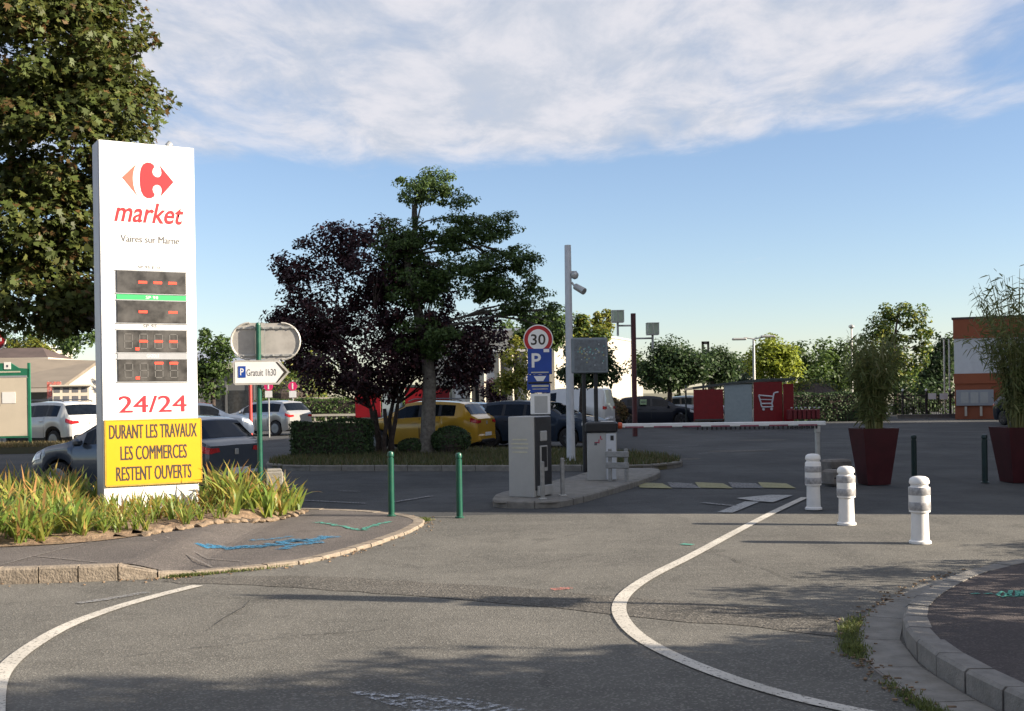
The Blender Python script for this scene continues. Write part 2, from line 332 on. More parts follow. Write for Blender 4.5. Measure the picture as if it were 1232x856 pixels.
def dup(o, loc, rz=None, label=None, parent=None):
    c = o.copy(); C.objects.link(c)
    if parent: c.parent = parent
    else:
        c.location = loc
        if rz is not None: c.rotation_euler = (0, 0, rz)
        if label: c['label'] = label
    for ch in o.children: dup(ch, None, parent=c)
    return c
def text(s, w, h, m, parent, loc, name='lettering', rot=(PI/2, 0, 0), shear=0.0, bold=0.0, squeeze=True, dbl=0.0):
    """flat lettering fitted to w x h metres, centred on loc"""
    cu = bpy.data.curves.new(name, 'FONT'); cu.body = s; cu.size = 1.0; cu.shear = shear; cu.offset = bold; cu.resolution_u = 3; cu.extrude = 0.0
    tmp = bpy.data.objects.new('tmp', cu)
    me = bpy.data.meshes.new_from_object(tmp); bpy.data.objects.remove(tmp); bpy.data.curves.remove(cu)
    n = len(me.vertices); co = np.zeros(n*3); me.vertices.foreach_get('co', co); co = co.reshape(-1, 3)
    lo, hi = co.min(0), co.max(0); c = (lo+hi)/2; sx = w/(hi[0]-lo[0]); sy = h/(hi[1]-lo[1])
    if not squeeze: sx = sy = min(sx, sy)
    co = (co-c)*np.array([sx, sy, 0]); me.vertices.foreach_set('co', co.ravel()); me.update()
    me.name = name; me.materials.clear(); me.materials.append(M[m] if isinstance(m, str) else m)
    if dbl:                                     # heavier strokes: a second pass of the print set a hair beside the first
        a = np.array(me.vertices[0].co); nv = len(me.vertices); k0 = co.ravel().reshape(-1, 3)
        bm = bmesh.new(); bm.from_mesh(me); g = bmesh.ops.duplicate(bm, geom=bm.verts[:]+bm.edges[:]+bm.faces[:])
        for v in g['geom']:
            if isinstance(v, bmesh.types.BMVert): v.co.x += dbl; v.co.z += .0006
        bm.to_mesh(me); bm.free()
    o = link(name, me, parent); o.location = loc; o.rotation_euler = rot
    return o
def catmull(pts, per=6, closed=False):
    pts = [Vector(p) for p in pts]; out = []; n = len(pts)
    for i in range(n if closed else n-1):
        g = (lambda k: pts[k % n]) if closed else (lambda k: pts[max(0, min(n-1, k))])
        a, b, c, d = g(i-1), g(i), g(i+1), g(i+2)
        for k in range(per):
            t = k/per; out.append(0.5*((2*b)+(c-a)*t+(2*a-5*b+4*c-d)*t*t+(3*b-a-3*c+d)*t**3))
    if not closed: out.append(pts[-1])
    return out
def ribbon(pts, width, z, name, m, parent=None, taper=None):
    pts = [Vector((p[0], p[1], 0)) for p in pts]; mb = MB(); vs = []; n = len(pts)
    for i, p in enumerate(pts):
        t = (pts[min(i+1, n-1)]-pts[max(i-1, 0)]).normalized(); q = Vector((-t.y, t.x, 0))
        ww = width if taper is None else width*taper(i/(n-1))
        zi = z(p.x, p.y) if callable(z) else z
        vs += [p+q*ww/2+Vector((0, 0, zi)), p-q*ww/2+Vector((0, 0, zi))]
    mb.add(vs, [(2*i, 2*i+1, 2*i+3, 2*i+2) for i in range(n-1)])
    return mb.build(name, m, parent)
def sheet(poly, z, name, m, parent=None):
    mb = MB(); tri = tessellate_polygon([[Vector((p[0], p[1], 0)) for p in poly]])
    mb.add([(p[0], p[1], z) for p in poly], [tuple(t) for t in tri]); return mb.build(name, m, parent)

# ------------------------------------------------------------------ foliage
SHAPES = {
 'diamond': [(0,0),(0.30,0.45),(0,1),(-0.30,0.45)],
 'oval': [(0,0),(0.24,0.25),(0.27,0.6),(0,1),(-0.27,0.6),(-0.24,0.25)],
 'maple': [(0,0),(0.20,0.12),(0.52,0.30),(0.26,0.44),(0.36,0.82),(0.10,0.62),(0,1.0),(-0.10,0.62),(-0.36,0.82),(-0.26,0.44),(-0.52,0.30),(-0.20,0.12)],
 'blade': [(0,0),(0.07,0.3),(0.05,0.7),(0,1),(-0.05,0.7),(-0.07,0.3)],
}
def leaves(name, pos, nrm, size, shape, cols, parent, m='leaf', seed=1, tip=None):
    """many small leaf faces in one mesh; cols = list of (rgb, weight)"""
    rng = np.random.default_rng(seed); n = len(pos); sh = np.array(SHAPES[shape]); k = len(sh)
    nrm = nrm/np.maximum(1e-6, np.linalg.norm(nrm, axis=1))[:, None]
    r = rng.normal(size=(n, 3)) if tip is None else tip+rng.normal(size=(n, 3))*0.25
    a = r-(r*nrm).sum(1)[:, None]*nrm; a /= np.maximum(1e-6, np.linalg.norm(a, axis=1))[:, None]; b = np.cross(nrm, a)
    sz = size*rng.uniform(0.65, 1.3, n)
    fold = (np.abs(sh[:, 0])*0.35)[None, :, None]*nrm[:, None, :]-(sh[:, 1]**2*0.22)[None, :, None]*np.array([0, 0, 1.0])[None, None, :]
    v = pos[:, None, :]+sz[:, None, None]*(sh[None, :, 0:1]*b[:, None, :]+(sh[None, :, 1:2]-0.4)*a[:, None, :]+fold)
    me = bpy.data.meshes.new(name); me.vertices.add(n*k); me.vertices.foreach_set('co', v.reshape(-1).astype(np.float32))
    me.loops.add(n*k); me.loops.foreach_set('vertex_index', np.arange(n*k, dtype=np.int32))
    me.polygons.add(n); me.polygons.foreach_set('loop_start', np.arange(0, n*k, k, dtype=np.int32)); me.polygons.foreach_set('loop_total', np.full(n, k, dtype=np.int32))
    me.update(calc_edges=True)
    base = np.array([c for c, _ in cols]); wt = np.array([x for _, x in cols], float); wt /= wt.sum()
    col = base[rng.choice(len(cols), n, p=wt)]*rng.uniform(0.7, 1.3, (n, 1))
    at = me.color_attributes.new('tint', 'FLOAT_COLOR', 'POINT')
    c4 = np.ones((n, k, 4), np.float32); c4[:, :, :3] = col[:, None, :]; at.data.foreach_set('color', c4.reshape(-1))
    me.materials.append(M[m]); o = link(name, me, parent); return o
def clump_cloud(ells, nclump, per, rclump, seed, flat=0.75, hollow=0.35):
    """positions and normals of leaves: clumps scattered through a union of ellipsoids, leaves scattered in clumps"""
    rng = np.random.default_rng(seed); vol = np.array([e[3]*e[4]*e[5] for e in ells])**0.75; vol /= vol.sum(); cs = []; pos = []; nr = []
    for j in range(nclump):
        e = ells[rng.choice(len(ells), p=vol)]
        d = rng.normal(size=3); d /= np.linalg.norm(d); rr = rng.uniform(hollow, 1.0)**0.6
        c = np.array(e[:3])+d*rr*np.array(e[3:6]); cs.append(c)
        rc = rclump*rng.uniform(0.6, 1.35); n = int(per*rng.uniform(0.5, 1.4))
        q = rng.normal(size=(n, 3)); q /= np.linalg.norm(q, axis=1)[:, None]; q *= rng.uniform(0.15, 1.0, (n, 1))**0.5
        pos.append(c+q*rc*np.array([1, 1, flat])); nr.append(q*0.5+d*0.35+np.array([0, 0, 0.75])+rng.normal(size=(n, 3))*0.45)
    return np.concatenate(pos), np.concatenate(nr), np.array(cs)
def limb(mb, a, b, r0, r1, rng, sag=0.08, n=5, sides=6):
    a, b = Vector(a), Vector(b); L = (b-a).length; off = Vector(rng.normal(size=3))*L*sag; off.z = abs(off.z)*0.7
    pts = [a.lerp(b, t)+off*math.sin(PI*t)+Vector(rng.normal(size=3))*L*0.015*(0 < t < 1) for t in [i/n for i in range(n+1)]]
    mb.tube(pts, [r0+(r1-r0)*i/n for i in range(n+1)], sides); return pts
def tree(name, label, base, fork, ells, nclump=60, per=60, rclump=0.5, leaf=0.16, shape='oval', cols=None, r=0.15, bark='barkgrey', lm='leaf', seed=1, cat='tree', group=None, flat=0.75, hollow=0.35, stems=1, nlimb=14, lean=0.25):
    """ells are world ellipsoids (x,y,z,rx,ry,rz); trunk stands at base and forks at height fork"""
    rng = np.random.default_rng(seed); bx_, by_, bz_ = base
    t = thing(name, label, cat, (bx_, by_, bz_), 0, group)
    rel = [(e[0]-bx_, e[1]-by_, e[2]-bz_, e[3], e[4], e[5]) for e in ells]
    pos, nr, cs = clump_cloud(rel, nclump, per, rclump, seed, flat, hollow)
    top = max(rel, key=lambda e: e[2]+e[5]); mb = MB(); tips = []
    cx = np.mean([e[0] for e in rel]); cy = np.mean([e[1] for e in rel])
    for s_ in range(stems):
        o = Vector((0, 0, -0.05)) if stems == 1 else Vector((math.cos(s_*2.4)*r*1.6, math.sin(s_*2.4)*r*1.6, -0.05))
        k = Vector((cx*lean*(1 if stems == 1 else s_/stems+0.3), cy*0.25, fork)) if stems == 1 else Vector((math.cos(s_*2.4)*fork*0.30, math.sin(s_*2.4)*fork*0.2, fork*rng.uniform(0.9, 1.15)))
        rr = r if stems == 1 else r*0.55
        pts = [o, o.lerp(k, 0.06), o.lerp(k, 0.3)+Vector((rng.normal()*0.04, 0, 0)), o.lerp(k, 0.65)+Vector((rng.normal()*0.06, 0, 0)), k]
        mb.tube(pts, [rr*1.45, rr*1.12, rr, rr*0.92, rr*0.8], 10); tips.append((k, rr))
        if stems == 1:
            e2 = Vector((top[0], top[1], top[2]+top[5]*0.3)); p2 = limb(mb, k, e2, rr*0.8, rr*0.16, rng, 0.04, 6, 8)
            tips += [(p2[2], rr*0.5), (p2[3], rr*0.4), (p2[4], rr*0.3)]
    idx = rng.choice(len(cs), min(nlimb, len(cs)), replace=False)
    for i in idx:
        c = Vector(cs[i]); st, rr = min(tips, key=lambda q: (q[0]-c).length+max(0, q[0].z-c.z)*1.5)
        pl = limb(mb, st, c, min(rr*0.42, .055), rr*0.08+0.006, rng, 0.12)
        near = np.argsort(np.linalg.norm(cs-np.array(c), axis=1))[1:4]
        for j in near: limb(mb, pl[3], cs[j], rr*0.2+0.005, 0.006, rng, 0.06, 3, 4)
    mb.build('trunk', bark, t, True, 60)
    cr = leaves('crown', pos, nr, leaf, shape, cols, t, lm, seed); cr['kind'] = 'stuff'
    return t
GREEN = [((0.060,0.105,0.022),5),((0.080,0.130,0.030),3),((0.040,0.075,0.020),3)]
YGREEN = [((0.190,0.210,0.030),4),((0.140,0.170,0.030),3),((0.24,0.22,0.04),2)]
DGREEN = [((0.035,0.068,0.022),5),((0.050,0.088,0.026),3),((0.028,0.050,0.020),2)]
PLUM = [((0.042,0.018,0.024),6),((0.080,0.026,0.028),2),((0.034,0.017,0.024),3)]
MAPLE = [((0.078,0.105,0.025),6),((0.110,0.122,0.030),3),((0.130,0.080,0.030),1.3),((0.060,0.075,0.022),3)]
def E(px, py, rx, ry, d, deep=0.9, dy=0.0):
    p = P(px, py, d); k = d/FPX; return (p.x, p.y+dy, p.z, rx*k, rx*k*deep, ry*k)

# ================================================================== SETTING: ground, roads, kerbs
structure(sheet([(-700,-300),(700,-300),(700,1500),(-700,1500)], -0.03, 'ground', 'earth'))
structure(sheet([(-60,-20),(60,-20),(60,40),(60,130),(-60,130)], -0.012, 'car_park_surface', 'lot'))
structure(sheet([(-60,-20),(60,-20),(60,12.0),(9,15.1),(5.6,15.75),(2.4,16.2),(-0.2,16.5),(-1.35,16.35),(-1.6,16.6),(-2.3,17.4),(-3.2,17.9),(-60,18.6)], -0.004, 'road', 'road'))  # far edge laid on the building's shadow line; darker lot colour deepens that shade
# coarse strip where the new surfacing meets the old, across the entrance
strip = [(-3.2,11.05),(-2.4,11.15),(-1.6,10.95),(-0.8,10.6),(0.1,10.15),(0.9,9.7),(1.7,9.2),(2.35,8.75),(2.6,8.4),(2.45,7.95),(1.7,8.35),(0.9,8.85),(0.1,9.35),(-0.8,9.85),(-1.6,10.25),(-2.4,10.6),(-3.2,10.8)]
rj = random.Random(3)
structure(sheet([(x+rj.uniform(-.04,.04), y+rj.uniform(-.04,.04)) for x, y in [tuple(p[:2]) for p in catmull([(a, b, 0) for a, b in strip], 4, True)]], 0.000, 'resurfaced_strip', 'coarse'))

# --- left pavement with its kerb (full kerb at the left dropping to a flush one round the tip)
def sm(t): t = max(0, min(1, t)); return t*t*(3-2*t)
def pz(x): return 0.145-0.115*sm((x+3.75)/0.55)
kerb_line = catmull([(-9.5,10.75,0),(-7,10.8,0),(-4.78,10.87,0),(-3.6,11.03,0),(-3.06,11.25,0),(-2.2,11.85,0),(-1.78,12.7,0),(-1.45,13.75,0),(-1.22,14.9,0),(-1.22,15.75,0),(-1.6,16.5,0),(-2.3,17.15,0),(-3.2,17.55,0),(-5,17.95,0),(-9.5,18.4,0)], 14)
def resample(pts, step):
    out = [pts[0].copy()]; acc = 0
    for a, b in zip(pts, pts[1:]):
        L = (b-a).length; pos = step-acc
        while pos <= L: out.append(a.lerp(b, pos/L)); pos += step
        acc = (acc+L) % step if L+acc >= step else acc+L
    return out
def inward(pts, i):
    t = (pts[min(i+1, len(pts)-1)]-pts[max(i-1, 0)]).normalized(); return Vector((-t.y, t.x, 0))
pav = []
for i, p in enumerate(kerb_line): q = p+inward(kerb_line, i)*0.10; pav.append((q.x, q.y))
bm = bmesh.new(); vs = [bm.verts.new((x, y, 0)) for x, y in pav]; bm.faces.new(vs); bmesh.ops.triangulate(bm, faces=bm.faces)
for k in range(18): bmesh.ops.bisect_plane(bm, geom=bm.verts[:]+bm.edges[:]+bm.faces[:], plane_co=(-4.2+k*0.09, 0, 0), plane_no=(1, 0, 0))
for v in bm.verts: v.co.z = pz(v.co.x)-0.004
me = bpy.data.meshes.new('pavement'); bm.to_mesh(me); bm.free(); me.materials.append(M['pave']); pavement = structure(link('pavement', me))
def stones(line, step, wide, htop, name, m, parent, gap=0.012, seed=1, side=1):
    r = random.Random(seed); pts = resample(line, step)
    for i in range(len(pts)-1):
        a, b = pts[i], pts[i+1]; d = (b-a).normalized(); a = a+d*gap/2; b = b-d*gap/2
        ia = inward(pts, i)*side; ib = inward(pts, i+1)*side; ja = r.uniform(-.005, .005); jz = r.uniform(-.004, .004)
        mb = MB(); vs = []; ch = 0.02
        for p, n in ((a, ia), (b, ib)):
            h = htop(p.x, p.y)+jz
            c = min(ch, h*0.4)
            vs += [p+n*ja+Vector((0, 0, -0.06)), p+n*ja+Vector((0, 0, h-c)), p+n*(c+ja)+Vector((0, 0, h)), p+n*wide+Vector((0, 0, h-0.004)), p+n*wide+Vector((0, 0, -0.06))]
        mb.add(vs, [(0,1,6,5),(1,2,7,6),(2,3,8,7),(3,4,9,8),(0,4,3,2,1),(5,6,7,8,9)])
        mb.build(name, m, parent)
kb = structure(ribbon([p+inward(kerb_line, i)*0.075 for i, p in enumerate(kerb_line)], 0.13, lambda x, y: pz(x)-0.014, 'kerb', 'mortar'))
stones(kerb_line[:-4], 0.36, 0.15, lambda x, y: pz(x)+0.004, 'kerb_stone', 'kerb', kb, 0.014)

# --- right pavement with kerb and concrete gutter
rk = catmull([(9.5,12.2,0),(6.8,11.35,0),(5.4,10.95,0),(4.55,10.55,0),(3.9,10.0,0),(3.35,9.3,0),(2.86,8.5,0),(2.62,7.85,0),(2.50,7.2,0),(2.49,6.6,0),(2.56,5.9,0),(2.7,5.2,0),(3.0,4.4,0),(3.6,3.4,0),(5.5,1.5,0)], 12)
rk_in = [p+inward(rk, i)*0.10 for i, p in enumerate(rk)]
structure(sheet([(p.x, p.y) for p in rk_in]+[(14, -3), (14, 12.6)], 0.128, 'pavement', 'redpave'))
rkerb = structure(ribbon([p+inward(rk, i)*0.08 for i, p in enumerate(rk)], 0.13, 0.116, 'kerb', 'mortar'))
stones(rk, 0.40, 0.16, lambda x, y: 0.135, 'kerb_stone', 'kerbgrey', rkerb, 0.016, 5)
gut = [p-inward(rk, i)*(0.17+0.0*i) for i, p in enumerate(rk)]
gutter = structure(ribbon(gut, 0.30, -0.0005, 'gutter', 'mortar'))
def slabs(line, step, wide, z, name, m, parent):
    pts = resample(line, step)
    for i in range(len(pts)-1):
        a, b = pts[i], pts[i+1]; d = (b-a).normalized(); a = a+d*.006; b = b-d*.006; na, nb = inward(pts, i)*wide/2, inward(pts, i+1)*wide/2
        vs = []
        for zz_ in (-0.05, z): vs += [a-na+Vector((0,0,zz_)), b-nb+Vector((0,0,zz_)), b+nb+Vector((0,0,zz_)), a+na+Vector((0,0,zz_))]
        MB().add(vs, [(4,5,6,7),(0,1,5,4),(1,2,6,5),(2,3,7,6),(3,0,4,7)]).build(name, m, parent)
slabs(gut, 0.8, 0.28, 0.004, 'gutter_slab', 'concrete', gutter)

# --- low island that carries the ticket machine and the barrier
isl = [(-0.32,17.75),(-0.12,17.45),(0.5,17.35),(0.8,17.6),(1.2,18.45),(1.9,20.2),(2.55,22.0),(2.95,23.4),(2.95,24.6),(1.9,24.6),(1.1,22.4),(0.3,20.3),(-0.25,18.9)]
il = catmull([(x, y, 0) for x, y in isl], 5, True)
structure(MB().slab([(p.x-inward(il, i).x*-0.11, p.y+inward(il, i).y*0.11) for i, p in enumerate(il)], -0.02, 0.092, 0).build('traffic_island', 'concrete'))
ik = structure(ribbon([p+inward(il+il[:1], i)*0.06 for i, p in enumerate(il)], 0.10, 0.07, 'kerb', 'mortar'))
stones(il+[il[0]], 0.42, 0.12, lambda x, y: 0.097, 'kerb_stone', 'concrete', ik, 0.012, 9)
# --- planted island with the trees
gi = catmull([(-5.4,27.4,0),(-3.0,26.6,0),(-1.0,26.1,0),(1.2,25.6,0),(2.6,25.3,0),(3.5,25.9,0),(3.9,27.5,0),(3.2,30.5,0),(0.5,33.2,0),(-3.5,33.8,0),(-5.8,32.5,0),(-6.1,29.3,0)], 5, True)
structure(MB().slab([(p.x, p.y) for p in gi], -0.02, 0.10, 0).build('verge', 'earth'))
gk = structure(ribbon(gi+[gi[0]], 0.10, 0.085, 'kerb', 'mortar'))
stones([p-inward(gi, i)*0.05 for i, p in enumerate(gi)]+[gi[0]], 0.8, 0.14, lambda x, y: 0.125, 'kerb_stone', 'concrete', gk, 0.015, 4)
lv = [(-40,36.8),(-15.9,38.2),(-14.6,39.0),(-14.8,39.9),(-40,40.6)]
structure(MB().slab(lv, -0.02, 0.20, 0).build('verge', 'earth'))

# --- grass: blades in one mass per verge
def blades(name, pts, h, w, cols, parent=None, seed=1, lean=0.5):
    rng = np.random.default_rng(seed); n = len(pts); pts = np.array(pts); a = rng.uniform(0, 2*PI, n); L = h*rng.uniform(0.45, 1.25, n)
    d = np.stack([np.cos(a), np.sin(a), np.zeros(n)], 1); q = np.stack([-np.sin(a), np.cos(a), np.zeros(n)], 1); ln = (lean*rng.uniform(0.2, 1.3, n)*L)[:, None]
    v = np.stack([pts-q*w/2, pts+q*w/2, pts+d*ln+np.array([0, 0, 1])*L[:, None]], 1)
    me = bpy.data.meshes.new(name); me.from_pydata(v.reshape(-1, 3).tolist(), [], np.arange(n*3).reshape(-1, 3).tolist())
    base = np.array(cols); c = base[rng.integers(0, len(base), n)]*rng.uniform(0.7, 1.3, (n, 1)); c4 = np.ones((n, 3, 4), np.float32); c4[:, :, :3] = c[:, None, :]
    at = me.color_attributes.new('tint', 'FLOAT_COLOR', 'POINT'); at.data.foreach_set('color', c4.reshape(-1)); me.materials.append(M['blade'])
    o = link(name, me, parent); o['kind'] = 'stuff'; return o
def inpoly(x, y, poly):
    ins = False; j = len(poly)-1
    for i in range(len(poly)):
        xi, yi = poly[i][0], poly[i][1]; xj, yj = poly[j][0], poly[j][1]
        if (yi > y) != (yj > y) and x < (xj-xi)*(y-yi)/(yj-yi)+xi: ins = not ins
        j = i
    return ins
def scatter(poly, n, z, seed):
    r = random.Random(seed); xs = [p[0] for p in poly]; ys = [p[1] for p in poly]; out = []
    while len(out) < n:
        x, y = r.uniform(min(xs), max(xs)), r.uniform(min(ys), max(ys))
        if inpoly(x, y, poly): out.append((x, y, z))
    return out
gip = [(p.x, p.y) for p in gi]
blades('grass', scatter(gip, 16000, 0.10, 2), 0.14, 0.03, [(0.060,0.080,0.025),(0.085,0.090,0.035),(0.12,0.105,0.05)], seed=3)
blades('grass', scatter([(-24,37.4),(-15.9,38.2),(-14.6,39.0),(-14.8,39.9),(-24,40.3)], 9000, 0.20, 4), 0.16, 0.035, [(0.20,0.16,0.07),(0.14,0.13,0.05),(0.26,0.20,0.10)], seed=5)
rr_ = random.Random(12); wd = []
def weedline(pts, n, wide, patches, zf):
    for _ in range(n):
        c = rr_.choice(patches); t = min(0.999, max(0, rr_.gauss(c[0], c[1]))); k = t*(len(pts)-1); i = int(k); p = pts[i].lerp(pts[i+1], k-i); nn = inward(pts, i)
        q = p+nn*rr_.gauss(0, wide); wd.append((q.x, q.y, zf))
gedge = [p-inward(rk, i)*0.35 for i, p in enumerate(rk)]
weedline(gedge, 3600, 0.035, [(0.535,0.012),(0.52,0.02),(0.71,0.035),(0.70,0.03),(0.73,0.02),(0.47,0.02)], 0.0)
weedline([p-inward(kerb_line, i)*0.03 for i, p in enumerate(kerb_line)], 700, 0.02, [(0.30,0.025),(0.27,0.01)], 0.0)
weedline([p-inward(kerb_line, i)*0.02 for i, p in enumerate(kerb_line)], 600, 0.05, [(0.655,0.008)], 0.0)
blades('weeds', wd, 0.034, 0.011, [(0.10,0.135,0.035),(0.14,0.16,0.05),(0.075,0.10,0.03)], seed=8, lean=0.9)
# dead leaves and grit lying along kerbs and in the joints
gr = random.Random(5); mb = MB()
for pts, off, n in ((gedge, 0.0, 420), (kerb_line, -0.05, 260)):
    for _ in range(n):
        i = gr.randrange(len(pts)); p = pts[i]+inward(pts, i)*(off+gr.gauss(0, 0.07)); s_ = gr.uniform(.006, .02)
        mb.box((p.x, p.y, 0.006), (s_*gr.uniform(1, 2.2), s_, .008), gr.uniform(0, 6))
tag(mb.build('grit', 'soil'), kind='stuff')

# ------------------------------------------------------------------ road markings
def gp(*q, h=0.0): return [G(a, b, h) for a, b in q]
structure(ribbon(catmull(gp((968,599),(930,617),(880,643),(830,670),(790,690),(765,705),(749,720),(745,736),(756,755),(780,774),(820,794),(880,817),(950,838),(1020,854),(1100,869)), 8), 0.115, 0.005, 'lane_marking', 'line'))
structure(ribbon(catmull(gp((238,705),(190,717),(135,733),(80,754),(35,780),(8,803),(-4,825),(-8,860)), 8), 0.12, 0.005, 'lane_marking', 'line'))
structure(ribbon(gp((94,726),(125,722),(160,716),(178,713)), 0.10, 0.0045, 'lane_marking', 'linefaint'))
for k, (a, b) in enumerate(((765,803),(803,838),(836,876),(876,915),(912,952))):
    q = gp((a,580.5-0.0*k),(b-6,582+0.0*k),(b+6,588),(a+5,587))
    structure(sheet([(p.x, p.y) for p in q], 0.004, 'speed_bump_marking', 'yellowline' if k % 2 == 0 else 'linefaint'))
structure(ribbon(gp((872,617),(905,604)), 0.22, 0.004, 'arrow_marking', 'lineworn'))
q = gp((886,600),(926,596),(954,596.5),(930,605),(905,603)); structure(sheet([(p.x, p.y) for p in q], 0.0075, 'arrow_marking', 'lineworn'))
structure(ribbon(gp((845,605),(885,609)), 0.12, 0.004, 'lane_marking', 'linefaint'))
for a, b in (((408,591),(433,591.5)),((470,605),(520,597)),((360,602),(440,606)),((560,541),(590,540)),((800,538),(840,536)),((880,521),(990,517)),((840,546),(930,541)),((1040,560),(1075,545))):
    structure(ribbon(gp(a, b), 0.10, 0.004, 'bay_marking', 'linefaint'))
q = gp((415,832),(470,834),(560,841),(640,856),(600,866),(500,858)); structure(sheet([(p.x, p.y) for p in q], 0.004, 'road_marking', worn('ghost_marking', (0.50,0.52,0.55), None, (0.36,0.54), 18)))
# spray paint left by surveyors
def spray(pts, wd_, m, z): return structure(ribbon(pts, wd_, z, 'survey_mark', m))
zp = lambda x, y: pz(x)+0.003
rsc = random.Random(17)
def scribble(pts, wd_, m):
    out = []
    for i, p in enumerate(pts):
        nn = inward(pts, i); out.append(p+nn*rsc.uniform(-.6, .6)*wd_+Vector((rsc.uniform(-.05, .05)*(wd_ > .08), 0, 0)))
    spray(out, wd_*.6, m, zp)
    for k in range(2 if wd_ > .08 else 1): spray([p+inward(pts, i)*rsc.uniform(-1.1, 1.1)*wd_ for i, p in enumerate(pts)], wd_*.5, m, lambda x, y: pz(x)+.0045+.0015*k)
def gpp(*q): return [G(a, b, 0.035) for a, b in q]
for q, wd_, m in (
    (((382,628),(404,632),(436,638)), .07, 'spray_green'), (((436,638),(452,631),(470,627.5)), .07, 'spray_green'),
    (((245,662),(262,659),(280,660),(296,657),(312,658),(330,654)), .11, 'spray_blue'), (((335,656),(352,650),(372,650),(396,645)), .15, 'spray_blue'), (((338,661),(360,655),(385,652)), .10, 'spray_blue'),
    (((300,650),(330,648),(350,645)), .07, 'spray_blue')):
    scribble(catmull(gpp(*q), 9), wd_, m)
q1 = [G(a, b, 0.13) for a, b in ((0,682),(40,671),(90,659),(120,651))]; spray(q1, .035, 'joint', 0.147)
q1 = [G(a, b, 0.13) for a, b in ((40,671),(80,675),(120,679))]; spray(q1, .03, 'joint', 0.148)
q1 = gpp((185,662),(225,672),(255,682)); spray(q1, .03, 'joint', zp)
q1 = gpp((200,658),(250,672),(300,676)); spray(q1, .025, 'joint', lambda x, y: pz(x)+.004)
for q, wd_ in ((((1168,715),(1178,714.5)),.04),(((1184,715),(1194,714.5)),.04),(((1200,716),(1206,712),(1212,716),(1206,719),(1200,716)),.035),(((1214,718),(1216,711),(1224,711),(1224,718),(1214,718)),.035),(((1228,718),(1232,711),(1240,711),(1242,718)),.035)):
    spray([G(a, b, 0.13) for a, b in q], wd_, 'spray_green', 0.134)
spray(gp((820,655),(834,656)), .10, 'spray_green', 0.0055); spray(gp((664,710),(688,708)), .10, 'spray_red', 0.0055)
# cracks in the surfacing
M['crack'] = mat('crack_filler', (0.030, 0.029, 0.028), 0.95, var=0.2)
rc = random.Random(41)
for a, b, n, w_ in (((330,768),(455,757),16,.010),((150,790),(330,768),18,.008),((560,690),(720,668),18,.008),((840,660),(960,700),16,.008),((640,655),(760,634),14,.008),((300,722),(250,760),8,.008),((880,565),(1010,548),14,.02)):
    pa, pb = G(*a), G(*b); nn = Vector((-(pb-pa).y, (pb-pa).x, 0)).normalized(); L_ = (pb-pa).length; off = 0; pts = []
    for k in range(n+1): off += rc.gauss(0, .022*L_/2); pts.append(pa.lerp(pb, k/n)+nn*off*(1 if k < n else .8))
    structure(ribbon(pts, w_, 0.0025, 'road_crack', 'crack', None, lambda t: .25+rc.random()*(1.2-abs(t-.5))))
# manhole-like patches in the car park
for cx_, cy_, a, b in ((6.5,33,1.0,.5),(8.6,40,.9,.5),(4.0,29.5,.8,.4)):
    structure(sheet([(cx_+a*math.cos(i*.5), cy_+b*math.sin(i*.5)) for i in range(12)], -0.007, 'patched_surface', 'coarse'))

# ------------------------------------------------------------------ planted bed at the left
bed = [(-10,12.35),(-6.2,12.4),(-4.75,12.75),(-4.1,13.7),(-3.6,14.9),(-3.15,16.2),(-3.0,17.05),(-3.35,17.35),(-5,17.55),(-10,17.9)]
bl = catmull([(x, y, 0) for x, y in bed], 5, True); bp2 = [(p.x, p.y) for p in bl]
bm = bmesh.new(); rb = random.Random(4); nx, ny = 46, 40; grid = {}
for i in range(nx):
    for j in range(ny):
        x, y = -10+i*0.16, 12.2+j*0.145
        if inpoly(x, y, bp2): grid[i, j] = bm.verts.new((x+rb.uniform(-.03, .03), y+rb.uniform(-.03, .03), pz(x)+(0.035+rb.uniform(-.02, .035) if all(inpoly(x+a, y+b, bp2) for a, b in ((.2,0),(-.2,0),(0,.2),(0,-.2))) else 0.004)))
for (i, j) in list(grid):
    if all(k in grid for k in ((i+1, j), (i, j+1), (i+1, j+1))): bm.faces.new([grid[i, j], grid[i+1, j], grid[i+1, j+1], grid[i, j+1]])
ring = [bm.verts.new((x, y, pz(x)-0.002)) for x, y in bp2]
me = bpy.data.meshes.new('planting_bed'); bm.to_mesh(me); bm.free(); me.shade_smooth(); me.materials.append(M['soil']); soil = structure(link('planting_bed', me))
structure(sheet(bp2, 0.0, 'soil', 'soil'))
for o in list(C.objects):
    if o.name == 'soil':
        for v in o.data.vertices: v.co.z = pz(v.co.x)+0.006
M['edging'] = mat('edging_stone', (0.21, 0.155, 0.105), 0.95, var=0.3, scale=12, bump=0.6)
# rough edging stones round the front of the bed
es = catmull([(-4.25,13.35,0),(-3.85,14.2,0),(-3.5,15.1,0),(-3.2,16.0,0),(-3.0,16.9,0)], 10)
rs_ = random.Random(8)
for i, p in enumerate(resample(es, 0.19)):
    bm = bmesh.new(); bmesh.ops.create_icosphere(bm, subdivisions=1, radius=1)
    for v in bm.verts: v.co = Vector((v.co.x*.10*rs_.uniform(.75, 1.2), v.co.y*.07*rs_.uniform(.75, 1.2), v.co.z*.035*rs_.uniform(.7, 1.25)))
    me = bpy.data.meshes.new('edging_stone'); bm.to_mesh(me); bm.free(); me.materials.append(M['edging']); o = link('edging_stone', me, soil)
    o.location = (p.x+rs_.uniform(-.03, .03), p.y, pz(p.x)+.015); o.rotation_euler = (rs_.uniform(-.2, .2), rs_.uniform(-.2, .2), 1.2+rs_.uniform(-.5, .5))
